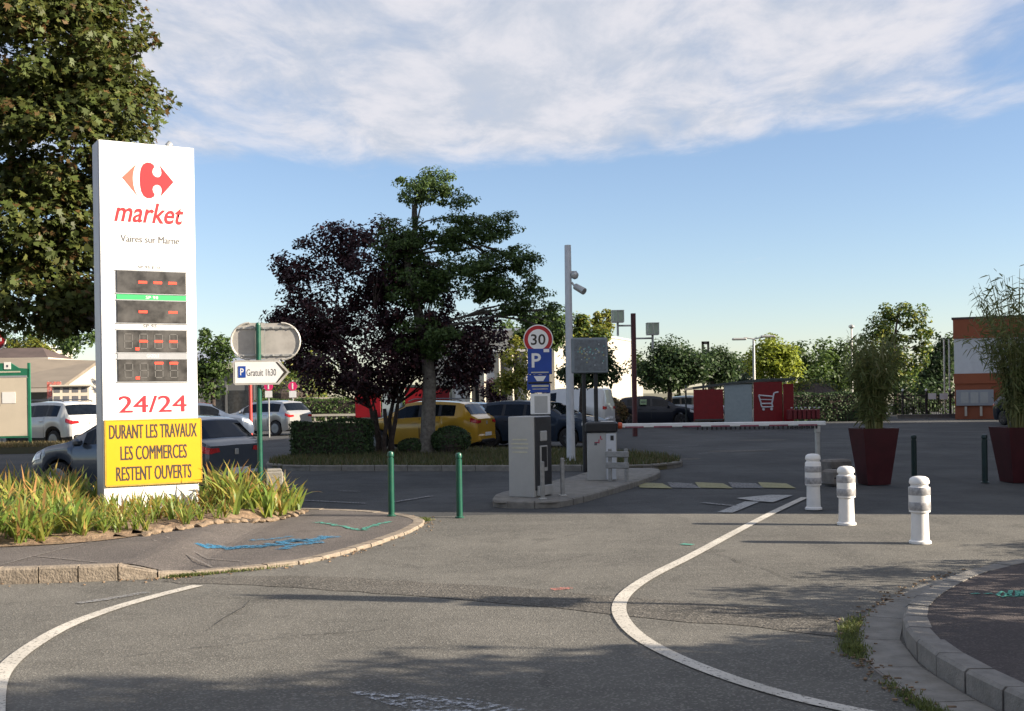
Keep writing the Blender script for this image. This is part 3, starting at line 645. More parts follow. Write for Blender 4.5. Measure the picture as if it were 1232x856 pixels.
# iris clumps: arching sword leaves
def iris_mesh(seed):
    r = random.Random(seed); v = []; f = []; col = []
    for _ in range(r.randint(11, 16)):
        a = r.uniform(0, 2*PI); L = r.uniform(0.36, 0.74); tilt = abs(r.gauss(0.38, 0.25)); wd_ = r.uniform(.034, .056); bend = r.uniform(0.2, 1.5)
        d = Vector((math.cos(a), math.sin(a), 0)); tw = a+PI/2+r.uniform(-.7, .7); q = Vector((math.cos(tw), math.sin(tw), 0)); p = Vector((r.gauss(0, .05), r.gauss(0, .05), -.03)); ang = tilt; o = len(v); n = 7
        dry = r.random(); c0 = (0.150, 0.215, 0.045) if dry < .52 else ((0.27, 0.30, 0.065) if dry < .87 else (0.36, 0.24, 0.08))
        for k in range(n):
            t = k/(n-1); ww = wd_*(0.75+0.45*math.sin(PI*min(1, t*1.1)))*(1-t**4)+.001
            v += [tuple(p-q*ww/2), tuple(p+q*ww/2)]
            tipc = (0.42, 0.26, 0.08) if (t > 0.75 and r.random() < 0.4) else c0
            cc = tuple(x*r.uniform(.85, 1.15) for x in tipc); col += [cc, cc]
            p = p+(d*math.sin(ang)+Vector((0, 0, math.cos(ang))))*L/(n-1); ang += bend*0.30*(t+.2)
        f += [(o+2*k, o+2*k+1, o+2*k+3, o+2*k+2) for k in range(n-1)]
    me = bpy.data.meshes.new('iris_plant'); me.from_pydata(v, [], f); me.materials.append(M['blade'])
    at = me.color_attributes.new('tint', 'FLOAT_COLOR', 'POINT'); at.data.foreach_set('color', np.array([(*c, 1) for c in col], np.float32).reshape(-1)); return me
im = [iris_mesh(s) for s in range(14)]; ri = random.Random(21); spots = []
def too_near_totem(x, y):
    u = Vector((0.866, 0.5)); q = Vector((x+5.61, y-15.9)); a, b = q.dot(u), q.dot(Vector((-0.5, 0.866))); return -.1 < a < 1.4 and -.12 < b < .5
tries = 0
while len(spots) < 225 and tries < 20000:
    tries += 1; x, y = ri.uniform(-8.2, -3.05), ri.uniform(12.42, 17.3)
    if x < -0.445*y-0.6 or not inpoly(x, y, [(p[0]-.04 if p[0] > -6 else p[0], p[1]+.03) for p in bp2]) or too_near_totem(x, y): continue
    # bare soil just in front of the white foot
    if math.hypot((x+4.35), (y-14.0)) < 0.35: continue
    if min((math.hypot(x-a, y-b) for a, b in spots), default=9) < 0.135: continue
    spots.append((x, y))
for x, y in spots:
    o = link('iris_plant', ri.choice(im)); front_of = x > -0.372*y and x < -0.245*y and y < 16.6; sc_ = ri.uniform(0.38, 0.55) if front_of else (ri.uniform(0.66, 0.98) if y < 15 else ri.uniform(.72, 1.05)); o.scale = (sc_, sc_, sc_*ri.uniform(.9, 1.1)*(1.08 if y > 15.4 else 1.0)); o.location = (x, y, pz(x)+.045); o.rotation_euler = (0, 0, ri.uniform(0, 6.28))
    tag(o, 'clump of yellowing sword-leaved iris growing in the soil bed around the white price totem', 'plant', 'iris clumps in the planted bed')

# ------------------------------------------------------------------ price totem
TW, TD, TH = 1.316, 0.40, 5.27
tot = thing('price_totem', 'tall white fuel price totem with red supermarket logo standing in the planted bed', 'sign', (-5.61, 15.9, 0), math.radians(30))
MB().box((TW/2, TD/2, TH/2), (TW, TD, TH), 0, 0, 0.012).build('cabinet', 'totem_side', tot)
MB().box((TW/2, -0.008, TH/2+.0), (TW-.02, 0.02, TH-.012), 0, 0, .006).build('face_panel', 'white', tot)
sm_ = MB()
for z in (1.46, 4.05): MB().box((TW/2, -.0185, z), (TW-.03, .003, .006)).build('panel_seam', 'greystrip', tot)
for z in (.55, 1.5, 2.6, 3.7, 4.8):
    for x in (.03, TW-.03): MB().lathe([(.008, -.004), (.008, 0)], 8, (x, -.018, z), 0, 'y').build('rivet', 'galv', tot)
MB().tube([(1.02, .25, TH-.02), (1.02, .25, TH+.06), (1.05, .25, TH+.09)], .05, 10).build('roof_lamp', 'galv', tot)
def tz(y): return EYE+(481.3-y)/86.6
FY = -0.0205
lg = tz(216.5); cx0 = 0.665
# logo: pointed arrow at the left, rounded letter with an arrow head at the right
def sc2(pts, w=.70, h=.50): return [(cx0+x*w, lg+z*h) for x, z in pts]
left = [(-.5,.03),(-.225,.43),(-.265,.30),(-.288,.16),(-.296,.02),(-.288,-.14),(-.262,-.30),(-.215,-.45)]
MB().prism(sc2(left), FY-.002, FY+.004).build('logo_arrow', 'orange', tot)
body = [(-.02,.5),(.06,.49),(.115,.44),(.125,.38),(.095,.31),(.085,.24),(.10,.17),(.14,.12),(.19,.105),(.235,.13),(.262,.19),(.268,.26),(.258,.34),(.235,.44),(.5,0.0),
        (.235,-.44),(.258,-.34),(.268,-.26),(.262,-.19),(.235,-.13),(.19,-.105),(.14,-.12),(.10,-.17),(.085,-.24),(.095,-.31),(.125,-.38),(.115,-.44),(.06,-.49),(-.02,-.5),(-.09,-.44),(-.135,-.32),(-.155,-.16),(-.16,0),(-.155,.16),(-.135,.32),(-.09,.44)]
MB().prism(sc2(body), FY-.002, FY+.004).build('logo_letter', 'red', tot)
text('market', 0.95, 0.285, 'red', tot, (0.675, FY-.0005, tz(256)), shear=0.28, bold=0.018)
text('Vaires sur Marne', 0.80, 0.095, 'greyprint', tot, (0.68, FY-.0005, tz(288)), dbl=.006)
SEG = {'a':(0,.5,1),'g':(0,0,1),'d':(0,-.5,1),'f':(-.5,.25,0),'b':(.5,.25,0),'e':(-.5,-.25,0),'c':(.5,-.25,0)}
disp = [(340, {1:'g',2:'g',3:'g'}, False, 'SP 95-E10'), (375.5, {1:'g',3:'g'}, False, 'SP 98'), (411, {1:'g',2:'g',3:'g'}, True, 'SP 95'), (446, {2:'a',3:'a'}, True, 'GAZOLE')]
for k, (py, lit, dot, lab) in enumerate(disp):
    zc = tz(py); W_, H_ = .95, .305
    pn = MB().box((.69, FY-.006, zc), (W_, .022, H_), 0, 0, .006).build('price_display', 'display', tot)
    fr = MB().box((.69, FY-.002, zc+H_/2+.008), (W_+.03, .02, .012)).box((.69, FY-.002, zc-H_/2-.008), (W_+.03, .02, .012)).build('display_frame', 'greystrip', pn)
    a = MB()
    for d in range(4):
        cxd = .69-.33+d*.205
        for s_, (sx, sz, hz_) in SEG.items():
            on = d in lit and s_ in lit[d]; c_ = (cxd+sx*.105, FY-.0185, zc+sz*.20)
            if on: MB().box(c_, (.115, .004, .032)).build('lit_segment', 'led', pn)
            elif k > 1: a.box(c_, (.085, .004, .012) if hz_ else (.012, .004, .085))
    if dot: MB().box((.69-.21, FY-.0185, zc-.105), (.05, .004, .035)).build('lit_point', 'led', pn)
    if k > 1: a.build('digit_segments', 'segment', pn)['kind'] = 'stuff'
    zs = zc+H_/2+.045
    if k in (1, 3):
        MB().box((.69, FY-.003, zs+.004), (.95, .012, .07)).build('fuel_strip', 'greenstrip' if k == 1 else 'greystrip', tot)
        text(lab, .17, .042, 'signwhite', tot, (.69, FY-.011, zs+.004))
    else: text(lab, .19 if k else .30, .042, 'greyprint', tot, (.66, FY-.0005, zs+.014), bold=.02)
text('24/24', .92, .235, 'redthin', tot, (0.68, FY-.0005, tz(486.5)), dbl=.012)
yb = thing('notice_board', 'yellow notice board about open shops fixed across the foot of the white totem', 'notice board', (-5.61, 15.9, 0), math.radians(30))
yz = (tz(544)); MB().box((.685, -.046, yz), (1.30, .03, .885), 0, 0, .006).build('panel', 'yellow', yb)
MB().box((.685, -.040, yz-.447), (1.31, .045, .02)).box((.685, -.040, yz+.447), (1.31, .045, .014)).box((.03, -.040, yz), (.016, .045, .88)).box((1.34, -.040, yz), (.012, .045, .88)).build('panel_frame', 'yellowedge', yb)
for s_, py, wd_ in (('DURANT LES TRAVAUX', 519, 1.19), ('LES COMMERCES', 544.5, .90), ('RESTENT OUVERTS', 569, 1.02)):
    text(s_, wd_, .195, 'blackprint', yb, (.675, -.0625, tz(py)), dbl=.010)

# ------------------------------------------------------------------ direction sign on its green post
dp = P(313, 560, 16.9); ds = thing('direction_sign', 'green post carrying a white arrow sign to free parking below two grey sign backs', 'road sign', (dp.x, dp.y, 0), math.radians(6))
MB().tube([(0, 0, 0), (0, 0, 2.76)], .038, 14).lathe([(.038, 2.76), (.03, 2.79), (.0, 2.80)], 14).build('post', 'green', ds, True)
def stadium(w, h, n=10, cx=0, cz=0):
    r = h/2; return [(cx+w/2-r+r*math.cos(a), cz+r*math.sin(a)) for a in [-PI/2+PI*i/n for i in range(n+1)]]+[(cx-w/2+r+r*math.cos(a), cz+r*math.sin(a)) for a in [PI/2+PI*i/n for i in range(n+1)]]
def px2(px, py): q = P(px, py, 16.9); return q.x-dp.x, q.z
for (pxa, pxb, m_) in ((278, 318, 'signback'), (318, 360, 'signback')):
    xa, za = px2(pxa, 411); xb, _ = px2(pxb, 411); n = 14; h = .535; r = h/2
    if pxa == 278: poly = [(xb-.002, za-r), (xb-.002, za+r)]+[(xa+r+r*math.cos(a), za+r*math.sin(a)) for a in [PI/2+PI*i/n for i in range(n+1)]]
    else: poly = [(xa+.002, za+r), (xa+.002, za-r)]+[(xb-r+r*math.cos(a), za+r*math.sin(a)) for a in [-PI/2+PI*i/n for i in range(n+1)]]
    bk = MB().prism(poly, .055, .075).build('sign_back', m_, ds)
    mbx = MB()
    ar = poly[2:]
    mbx.tube([(x, .05, z) for x, z in ar], .016, 6); mbx.build('sign_rim', 'signrim', bk)
zt = px2(313, 411)[1]; xa = px2(281, 411)[0]; xb = px2(357, 411)[0]
rl = MB()
for dz in (-.20, .20): rl.box(((xa+xb)/2, .047, zt+dz), (.84, .022, .03))
rl.build('sign_rail', 'galv', ds)
bt = MB()
for dz in (-.20, .20):
    for k in range(6): bt.box((xa+.14+k*.14, .034, zt+dz), (.022, .02, .022))
bt.build('bracket_bolts', 'galv', ds)
xa, za = px2(282, 449); xb = px2(348, 449)[0]; hh = .178
arrow = [(xa+.03, za-hh), (xb-.15, za-hh), (xb, za), (xb-.15, za+hh), (xa+.03, za+hh), (xa, za+hh-.03), (xa, za-hh+.03)]
ap = MB().prism(arrow, -.075, -.045).build('arrow_panel', 'signrim', ds)
ins = lambda k: [(xa+k, za-hh+k), (xb-.16, za-hh+k), (xb-k*1.35, za), (xb-.16, za+hh-k), (xa+k, za+hh-k)]
MB().prism(ins(.026), -.078, -.07).build('arrow_face', 'signwhite', ap)
ch = [(xb-.165, za+hh-.03), (xb-.03, za), (xb-.165, za-hh+.03), (xb-.19, za-hh+.03), (xb-.075, za), (xb-.19, za+hh-.03)]
MB().prism(ch, -.0805, -.074).build('arrow_chevron', 'blackprint', ap)
MB().box((xa+.125, -.080, za+.012), (.105, .006, .165)).build('parking_symbol', 'blue', ap); text('P', .05, .10, 'signwhite', ap, (xa+.125, -.084, za+.012), bold=.01)
text('Gratuit 1h30', .42, .10, 'greyprint', ap, (xa+.40, -.0795, za+.0), bold=.004)

blk = G(329, 622); b_ = thing('concrete_block', 'short grey concrete post among the iris leaves beside the green signpost', 'post', (P(330, 600, 17.0).x, 17.0, 0), .25)
MB().box((0, 0, .30), (.26, .22, .66), 0, 0, .02).build('shaft', 'concrete', b_); MB().box((0, 0, .645), (.22, .18, .04), 0, 0, .012).build('weathered_top', 'concrete', b_)

# ------------------------------------------------------------------ slim green posts
def slim_post(loc, h, m, label, r=.043):
    t = thing('post', label, 'bollard', loc, 0, 'slim green bollards')
    MB().tube([(0, 0, 0), (0, 0, h-.10)], r, 16).build('shaft', m, t, True)
    MB().lathe([(r*.95, h-.10), (r*.8, h-.095), (r*.8, h-.08), (r*1.05, h-.07), (r*1.08, h-.04), (r*.9, h-.012), (r*.4, h), (0.001, h+.002)], 16).build('cap', m, t, True)
    MB().lathe([(r*1.5, 0), (r*1.5, .012), (r*1.1, .02)], 16).build('base_collar', m, t, True)
    return t
p = G(471, 621, .03); slim_post((p.x, p.y, .03), .90, 'green', 'slim green bollard standing at the tip of the pavement with green spray marks')
p = G(553, 623); slim_post((p.x, p.y, 0), .90, 'green', 'slim green bollard alone on the asphalt left of the grey ticket machine')
p = G(1100, 578); slim_post((p.x, p.y, 0), .84, 'darkgreen', 'slim dark bollard just right of the tall maroon planter with narrow bamboo', .05)
p = G(1185, 581); slim_post((p.x, p.y, 0), .86, 'darkgreen', 'slim dark bollard just left of the big bamboo at the right edge', .05)

# ------------------------------------------------------------------ white plastic bollards
def white_bollard(loc, label, rz=0, h=.74):
    t = thing('white_bollard', label, 'bollard', loc, rz, 'white plastic bollards along the entrance')
    MB().lathe([(.118, 0), (.118, .025), (.098, .04), (.092, .30), (.092, .335)], 28).build('body', 'bollard', t, True)
    MB().lathe([(.090, .335), (.112, .345), (.114, .44), (.114, .56), (.110, h-.13), (.100, h-.115), (.092, h-.11), (.092, h-.09), (.106, h-.08), (.108, h-.06), (.098, h-.025), (.07, h-.006), (.03, h), (.001, h)], 28).build('head', 'bollard', t, True)
    for z0, z1 in ((.365, .455), (.53, .615)):
        MB().lathe([(.1145, z0), (.1165, z0+.004), (.1165, z1-.004), (.1145, z1)], 28).build('reflective_band', 'reflect', t, True)
    return t
for (pxx, pyy), lab, h, rz in (((1109,654.5), 'white bollard nearest the right-hand kerb, frontmost of three', .735, .3), ((1020,632), 'middle white bollard, between the barrier end post and the frontmost one', .735, 1.1), ((980,613.5), 'white bollard standing in shade in front of the barrier end post', .79, 2.0)):
    p = G(pxx, pyy); white_bollard((p.x, p.y+.05, 0), lab, rz, h)

M['galvdull'] = mat('dull_galvanised', (0.30, 0.30, 0.29), 0.6, metal=0.3, var=0.15, scale=12, dirt=(0.14, 0.13, 0.12), dirt_amt=0.5)
# ------------------------------------------------------------------ ticket machine and the sign mast behind it
tm = thing('ticket_machine', 'grey parking ticket machine with a dark slotted front on the kerbed island', 'machine', (0.27, 18.35, 0.09), math.radians(-31))
MB().box((0, 0, .63), (.46, .56, 1.26), 0, 0, .012).build('cabinet', 'machine', tm)
MB().box((.236, 0, .68), (.03, .50, 1.14), 0, 0, .008).build('front_panel', 'machinedark', tm)
MB().box((.258, -.02, .95), (.03, .20, .16), 0, 0, .01).build('ticket_slot', 'machine', tm)
MB().box((.256, -.02, .60), (.024, .22, .40), 0, 0, .006).build('screen_frame', 'machine', tm); MB().box((.266, -.02, .62), (.016, .16, .32)).build('screen', 'black', tm)
MB().box((.255, 0, .10), (.05, .44, .16), 0, 0, .01).build('foot_plate', 'machine', tm)
lb = MB()
for k, wd_ in enumerate((.26, .31, .30, .27)): lb.box((-.02, -.2825, .90-k*.065), (wd_, .004, .022))
lb.build('label_strips', 'pale', tm)
for px_, py_, h in ((653, 601, .58), (677, 597, .60)):
    q = G(px_, py_, .09); g_ = thing('guard_post', 'slim pale guard post at the %s of the ticket machine front' % ('near corner' if px_ == 653 else 'far corner'), 'post', (q.x, q.y-.02, .09), 0, 'guard posts by the ticket machine')
    MB().box((0, 0, h/2), (.06, .06, h), .2, 0, .01).build('shaft', 'galvdull', g_); MB().box((0, 0, .012), (.11, .11, .024), .2, 0, .006).build('base_plate', 'galv', g_)
sd = 18.75; sb = P(652, 600, sd); ss = thing('parking_sign', 'sign mast with speed limit disc, blue parking panel and white notice above the ticket machine', 'sign', (sb.x, sd, .09), math.radians(-4))
def sx(px): return (px-652)/FPX*sd
def sz_(py): return EYE+(474.2-py)/FPX*sd-.09
MB().box((-.13, .05, 1.15), (.04, .04, 2.3)).box((.13, .05, 1.15), (.04, .04, 2.3)).build('uprights', 'black', ss)
zd = sz_(409)
dc = MB().lathe([(.235, -.015), (.24, -.01), (.24, .01), (.235, .015)], 32, (-.02, 0, zd), 0, 'y').build('speed_disc', 'signwhite', ss)
MB().lathe([(.224, -.019), (.224, -.014)], 32, (-.02, 0, zd), 0, 'y').build('red_ring', 'signred', dc); MB().lathe([(.165, -.022), (.165, -.018)], 32, (-.02, 0, zd), 0, 'y').build('disc_face', 'signwhite', dc)
text('30', .235, .175, 'blackprint', dc, (-.02, -.0235, zd), bold=.012)
ppn = MB().box((0, -.012, (sz_(420)+sz_(451))/2), (sx(667)-sx(638), .03, sz_(420)-sz_(451)), 0, 0, .006).build('parking_panel', 'blue', ss)
text('P', .15, .23, 'signwhite', ppn, (-.055, -.0285, sz_(434)), bold=.02); MB().box((.0, -.0275, sz_(448.5)), (.28, .003, .018)).build('text_strip', 'pale', ppn)
MB().box((.11, -.0285, sz_(422.5)), (.09, .006, .05)).build('corner_patch', 'signwhite', ppn)
MB().box((-.03, .0, (sz_(451)+sz_(470))/2), (.36, .03, sz_(451)-sz_(470)-.006), 0, 0, .006).build('lower_panel', 'blue', ss)
MB().prism([(-.10, sz_(453)), (.10, sz_(453)), (.05, sz_(459)), (-.05, sz_(459))], -.022, -.014).build('panel_emblem', 'signwhite', ss)
MB().box((0, -.012, sz_(461)), (.38, .04, .03), 0, 0, .01).build('top_hood', 'black', ss)
np_ = MB().box((.0, -.012, (sz_(462.5)+sz_(473))/2), (.33, .03, sz_(462.5)-sz_(473)), 0, 0, .005).build('tariff_panel', 'blue', ss)
MB().box((0, -.0275, sz_(468.5)), (.25, .003, .012)).box((0.0, -.0275, sz_(464.8)), (.27, .003, .03)).build('text_strip', 'pale', np_)
nt_ = MB().box((0, -.012, (sz_(474)+sz_(499))/2), (.32, .03, sz_(474)-sz_(499)), 0, 0, .006).build('notice_frame', 'signwhite', ss)
MB().box((.01, -.0285, (sz_(477)+sz_(497))/2), (.21, .006, sz_(477)-sz_(497)), 0, 0, .004).build('notice', 'machine', nt_)

# ------------------------------------------------------------------ barrier
bc = P(726, 560, 21.5); cb = thing('barrier', 'grey barrier cabinet with dark hood holding a lowered red and white boom', 'barrier', (bc.x-.02, 21.5, .09), math.radians(-6))
MB().box((0, 0, .44), (.54, .36, .88), 0, 0, .012).build('cabinet', 'machine', cb)
MB().box((.17, -.183, .44), (.18, .02, .84), 0, 0, .006).build('side_panel', 'polewhite', cb)
MB().box((-.01, 0, .975), (.60, .44, .19), 0, 0, .03).build('hood', 'black', cb); MB().box((.10, -.05, 1.075), (.24, .26, .02), 0, 0, .008).build('hood_lid', 'galv', cb)
st_ = MB()
for x, z, a, b in ((-.09, .70, .07, .02), (-.05, .72, .02, .07), (-.02, .79, .02, .06), (-.08, .70, .05, .02), (0, .76, .03, .02)): st_.box((x, -.1825, z), (a, .004, b), 0)
st_.build('red_sticker', mat('sticker_red', (.42, .06, .10), .6, var=.4, scale=40), cb); MB().box((-.11, -.1815, .68), (.05, .004, .06)).build('dark_sticker', 'greyprint', cb); MB().box((.19, -.1945, .78), (.06, .004, .09)).build('black_label', 'black', cb)
ang = math.radians(6)
arm = MB().box((2.18, -.05, 1.0), (3.72, .045, .078), 0, 0, .012).build('boom', 'signwhite', cb)
rs = MB()
for k in range(7): rs.box((.60+k*.52, -.05, .972), (.34, .050, .032), 0, 0, .005)
rs.build('red_stripe', mat('stripe_red', (.26, .08, .11), .5, var=.2), arm)
fr = MB()
for k in range(26): fr.box((1.75+k*.085, -.05, .93), (.034, .02, .055))
fr.build('hanging_fringe', 'black', arm)
MB().lathe([(.05, .30), (.062, .31), (.062, .37), (.04, .38)], 14, (0, -.05, 1.0), 0, 'x').build('boom_collar', mat('collar_orange', (.55, .08, .02), .4), arm)
gb = thing('guard_rail', 'pale two-bar guard rail bolted down beside the barrier cabinet', 'guard rail', (P(742, 575, 20.95).x-.02, 20.95, .09), math.radians(-20))
for x in (-.10, .20): MB().box((x, 0, .30), (.06, .06, .60), 0, 0, .008).build('upright', 'galvdull', gb)
for z in (.30, .50): MB().box((.04, -.036, z), (.44, .03, .11), 0, 0, .012).build('rail', 'galvdull', gb)
ep = P(984, 560, 21.1); en = thing('end_post', 'grey fork post that holds the free end of the lowered boom', 'post', (ep.x, ep.y, 0))
MB().box((0, 0, .50), (.085, .07, 1.0), 0, 0, .012).build('shaft', 'galv', en); MB().box((0, -.05, 1.0), (.085, .02, .16), 0, 0, .005).box((0, .05, 1.0), (.085, .02, .16), 0, 0, .005).build('fork', 'galv', en); MB().box((0, 0, .01), (.2, .2, .02), 0, 0, .004).build('base_plate', 'galv', en)
for (a, b, yy, hh), lab in (((992, 1026, 20.6, .28), 'low grey concrete block behind the shaded white bollard'), ((990, 1022, 22.6, .34), 'longer grey concrete block lying beyond the low block, behind the boom end')):
    pa, pb = P(a, 570, yy), P(b, 570, yy); cbk = thing('concrete_block', lab, 'concrete block', ((pa.x+pb.x)/2, yy, 0), .3, 'concrete blocks by the barrier')
    MB().box((0, 0, hh/2), (pb.x-pa.x, .35, hh), 0, 0, .04).build('block', 'mortar', cbk); MB().box((0, -.176, hh*.5), ((pb.x-pa.x)*.8, .012, .03)).build('joint_groove', 'black', cbk)

# ------------------------------------------------------------------ pole with cameras, screen, lamps
cp = P(687, 555, 27.5); cl = thing('camera_pole', 'tall pale surveillance pole with two cameras near its top', 'pole', (cp.x, 27.5, .10), 0)
cl.rotation_euler = (0, 0, 0)
MB().tube([(0, 0, 0), (0, 0, .8), (0, 0, 5.1)], [.105, .098, .078], 14).lathe([(.16, 0), (.16, .02), (.11, .03)], 14).build('mast', 'polewhite', cl, True)
MB().box((.12, -.02, 4.46), (.16, .05, .05)).lathe([(.001, 4.28), (.07, 4.31), (.095, 4.38), (.09, 4.42), (.05, 4.47), (.001, 4.48)], 14, (.15, -.06, 0)).build('dome_camera', 'galv', cl, True)
cmr = MB().tube([(.08, -.02, 4.22), (.16, -.06, 4.10), (.22, -.12, 4.05)], .025, 6).build('camera_arm', 'galv', cl)
MB().tube([(.16, -.06, 4.12), (.36, -.22, 3.98)], [.075, .085], 10).build('bullet_camera', 'galv', cl, True)
ip = P(711, 545, 25.0); isn = thing('display_screen', 'square grey information screen on two dark legs behind the barrier island', 'screen', (ip.x, 25.0, 0), math.radians(6))
zc = P(711, 428, 25).z
MB().box((0, 0, zc), (.78, .16, .76), 0, 0, .02).build('casing', 'screenframe', isn); fs = MB().box((0, -.082, zc), (.68, .012, .66), 0, 0, .004).build('screen_face', 'screen', isn)
rd = random.Random(3); lm = [MB(), MB(), MB()]
for _ in range(46): lm[rd.randrange(3)].box((rd.gauss(0, .14), -.09, zc+.05+rd.gauss(0, .09)), (.026, .004, .026))
for a, nm, c in zip(lm, ('white_pixels', 'yellow_pixels', 'teal_pixels'), ((.45,.48,.5),(.42,.40,.16),(.16,.40,.38))): a.build(nm, mat('pixel_'+nm, c, .5), fs)
for x in (-.13, .13): MB().tube([(x, .02, 0), (x, .02, zc-.38)], .045, 10).build('leg', 'black', isn, True)
lt_ = M['lantern'].node_tree; tr_l = N(lt_, 'ShaderNodeBsdfTranslucent'); tr_l.inputs[0].default_value = (.80, .86, .74, 1); mx_l = N(lt_, 'ShaderNodeMixShader'); mx_l.inputs[0].default_value = .65
lt_.links.new(lt_.nodes['Principled BSDF'].outputs[0], mx_l.inputs[1]); lt_.links.new(tr_l.outputs[0], mx_l.inputs[2]); lt_.links.new(mx_l.outputs[0], lt_.nodes['Material Output'].inputs[0])
lp = P(764, 523, 45); ll = thing('street_lamp', 'maroon lamp post with two box lanterns on short arms at different heights', 'lamp post', (lp.x, 45, 0))
MB().tube([(0, 0, 0), (0, 0, 4.75)], .10, 12).build('mast', 'brownpole', ll, True)
for px_, py_, yo in ((743, 381, 0), (785, 396, -1.2)):
    q = P(px_, py_, 45); dx, z = q.x-lp.x, q.z
    a = MB().tube([(0, 0, z-.36), (dx, 0, z-.36)], .035, 8).tube([(dx, 0, z-.75), (dx, 0, z-.2)], .045, 8).build('arm', 'galv', ll)
    lt = MB().box((dx, 0, z), (.42, .42, .42), .2, 0, .02).build('lantern', 'lantern', ll); k = MB()
    for cx_, cy_ in ((-.21, -.21), (.21, -.21), (-.21, .21), (.21, .21), (0, -.22)): k.box((dx+cx_, cy_, z), (.025, .025, .44))
    k.box((dx, 0, z+.22), (.48, .48, .03)).box((dx, 0, z-.22), (.46, .46, .03)).build('lantern_frame', 'galv', lt)
lp2 = P(908, 500, 61); l2 = thing('street_lamp', 'twin-headed grey street lamp rising beside the yellow-green tree', 'lamp post', (lp2.x, 61, 0)); zt2 = P(908, 408, 61).z
MB().tube([(0, 0, 0), (0, 0, zt2)], [.09, .06], 10).build('mast', 'galv', l2, True)
for s_ in (-1, 1):
    MB().tube([(0, 0, zt2), (s_*.5, 0, zt2+.08)], .035, 8).build('arm', 'galv', l2); MB().box((s_*.75, 0, zt2+.06+.06*s_), (.75, .3, .12), 0, 0, .04).build('lamp_head', 'galv', l2)
for pxx, py0, py1, d_, lab in ((850, 411, 500, 80, 'slim square twin mast rising above the clipped trees beyond the trolley shelter'), (1026, 393, 500, 80, 'thin distant pole with a small round top rising above the tree line')):
    q = P(pxx, py1, d_); zt3 = P(pxx, py0, d_).z; t = thing('distant_mast', lab, 'pole', (q.x, d_, 0))
    if pxx == 850:
        for x in (-.19, .19): MB().box((x, 0, zt3/2), (.14, .14, zt3)).build('upright', 'black', t)
        MB().box((0, 0, zt3-.1), (.5, .14, .2)).build('crossbar', 'black', t)
    else: MB().tube([(0, 0, 0), (0, 0, zt3)], .06, 8).build('mast', 'galv', t, True); MB().lathe([(.01, zt3-.2), (.2, zt3-.05), (.2, zt3+.05), (.01, zt3+.15)], 10).build('mast_head', 'galv', t, True)

# ------------------------------------------------------------------ trolley shelters
def cart(mb_parent, s, cx, cz, y):
    pts = [(-.46, .30), (-.34, -.14), (.22, -.14), (.34, .40), (.48, .44)]
    mb = MB()
    def bar(a, b, w=.032): mb.tube([(cx+a[0]*s, y, cz+a[1]*s), (cx+b[0]*s, y, cz+b[1]*s)], w*s*1.3, 6)
    for a, b in zip(pts, pts[1:]): bar(a, b)
    bar((-.46, .30), (.29, .22)); bar((-.36, -.14), (-.30, -.32)); bar((-.30, -.32), (.26, -.32)); bar((.22, -.14), (.26, -.32)); bar((-.40, .08), (.26, .05), .02); bar((.48, .44), (.56, .44))
    for x in (-.22, .2): mb.lathe([(.07*s, -.02), (.07*s, .02)], 12, (cx+x*s, y, cz-.43*s), 0, 'y')
    mb.build('trolley_emblem', 'polewhite', mb_parent)
def shelter(label, d, spec, roof=None, emblem=None, rz=0.0):
    q0 = P(spec[0][0], 510, d); t = thing('trolley_shelter', label, 'trolley shelter', (q0.x, d, 0), rz)
    for k, (a, b, ytop, ybot, m_) in enumerate(spec):
        pa, pb = P(a, ytop, d), P(b, ytop, d); z0 = max(0.02, P(a, ybot, d).z); w_ = pb.x-pa.x
        pn = MB().box((pa.x-q0.x+w_/2, 0.05*(k % 2), (pa.z+z0)/2), (w_-.02, .10, pa.z-z0), 0, 0, .012).build('panel', m_, t)
        if emblem == k: cart(pn, w_*.66, pa.x-q0.x+w_*.48, (pa.z+z0)/2+.12, .05*(k % 2)-.06)
        MB().box((pa.x-q0.x+w_/2, .05*(k % 2)-.052, z0+.05), (w_-.06, .02, .07)).build('kick_rail', 'shedroof', pn)
    W0, W1 = 0, P(spec[-1][1], 500, d).x-q0.x
    for x in (W0+.05, W1-.05):
        MB().box((x, 2.4, 1.0), (.07, .07, 2.0)).build('rear_post', 'shedroof', t)
    if roof:
        pts = [P(a, b, d) for a, b in roof]; mb = MB(); n = len(pts); vs = []
        for p_ in pts: vs += [(p_.x-q0.x, -.08, p_.z-.03), (p_.x-q0.x, 2.6, p_.z-.10), (p_.x-q0.x, -.08, p_.z-.12), (p_.x-q0.x, 2.6, p_.z-.19)]
        fs = []
        for i in range(n-1): o = 4*i; fs += [(o, o+4, o+5, o+1), (o+2, o+3, o+7, o+6), (o, o+2, o+6, o+4), (o+1, o+5, o+7, o+3)]
        fs += [(0, 1, 3, 2), (4*n-4, 4*n-2, 4*n-1, 4*n-3)]
        mb.add(vs, fs).build('roof', 'shedroof', t)
    return t
shelter('red and grey trolley shelter with white trolley emblem beyond the lowered boom', 52, [(834,870,469,507,'shedred'),(871,905,463,512,'shedgrey'),(906,941,460,512,'shedred'),(942,955,462,512,'shedred')], [(833,465),(880,459),(920,455),(957,454)], 2)
shelter('second trolley shelter with bright red panels seen behind the plum tree stems', 52, [(427,458,473,505,'shedred'),(459,484,466,508,'shedgrey'),(487,512,467,500,'shedred'),(520,541,467,500,'shedred')], [(427,470),(480,462),(541,463)])
tro = thing('trolley_row', 'row of nested trolleys with pale handles at the right end of the shelter', 'trolleys', (P(950, 510, 51).x, 51, 0))
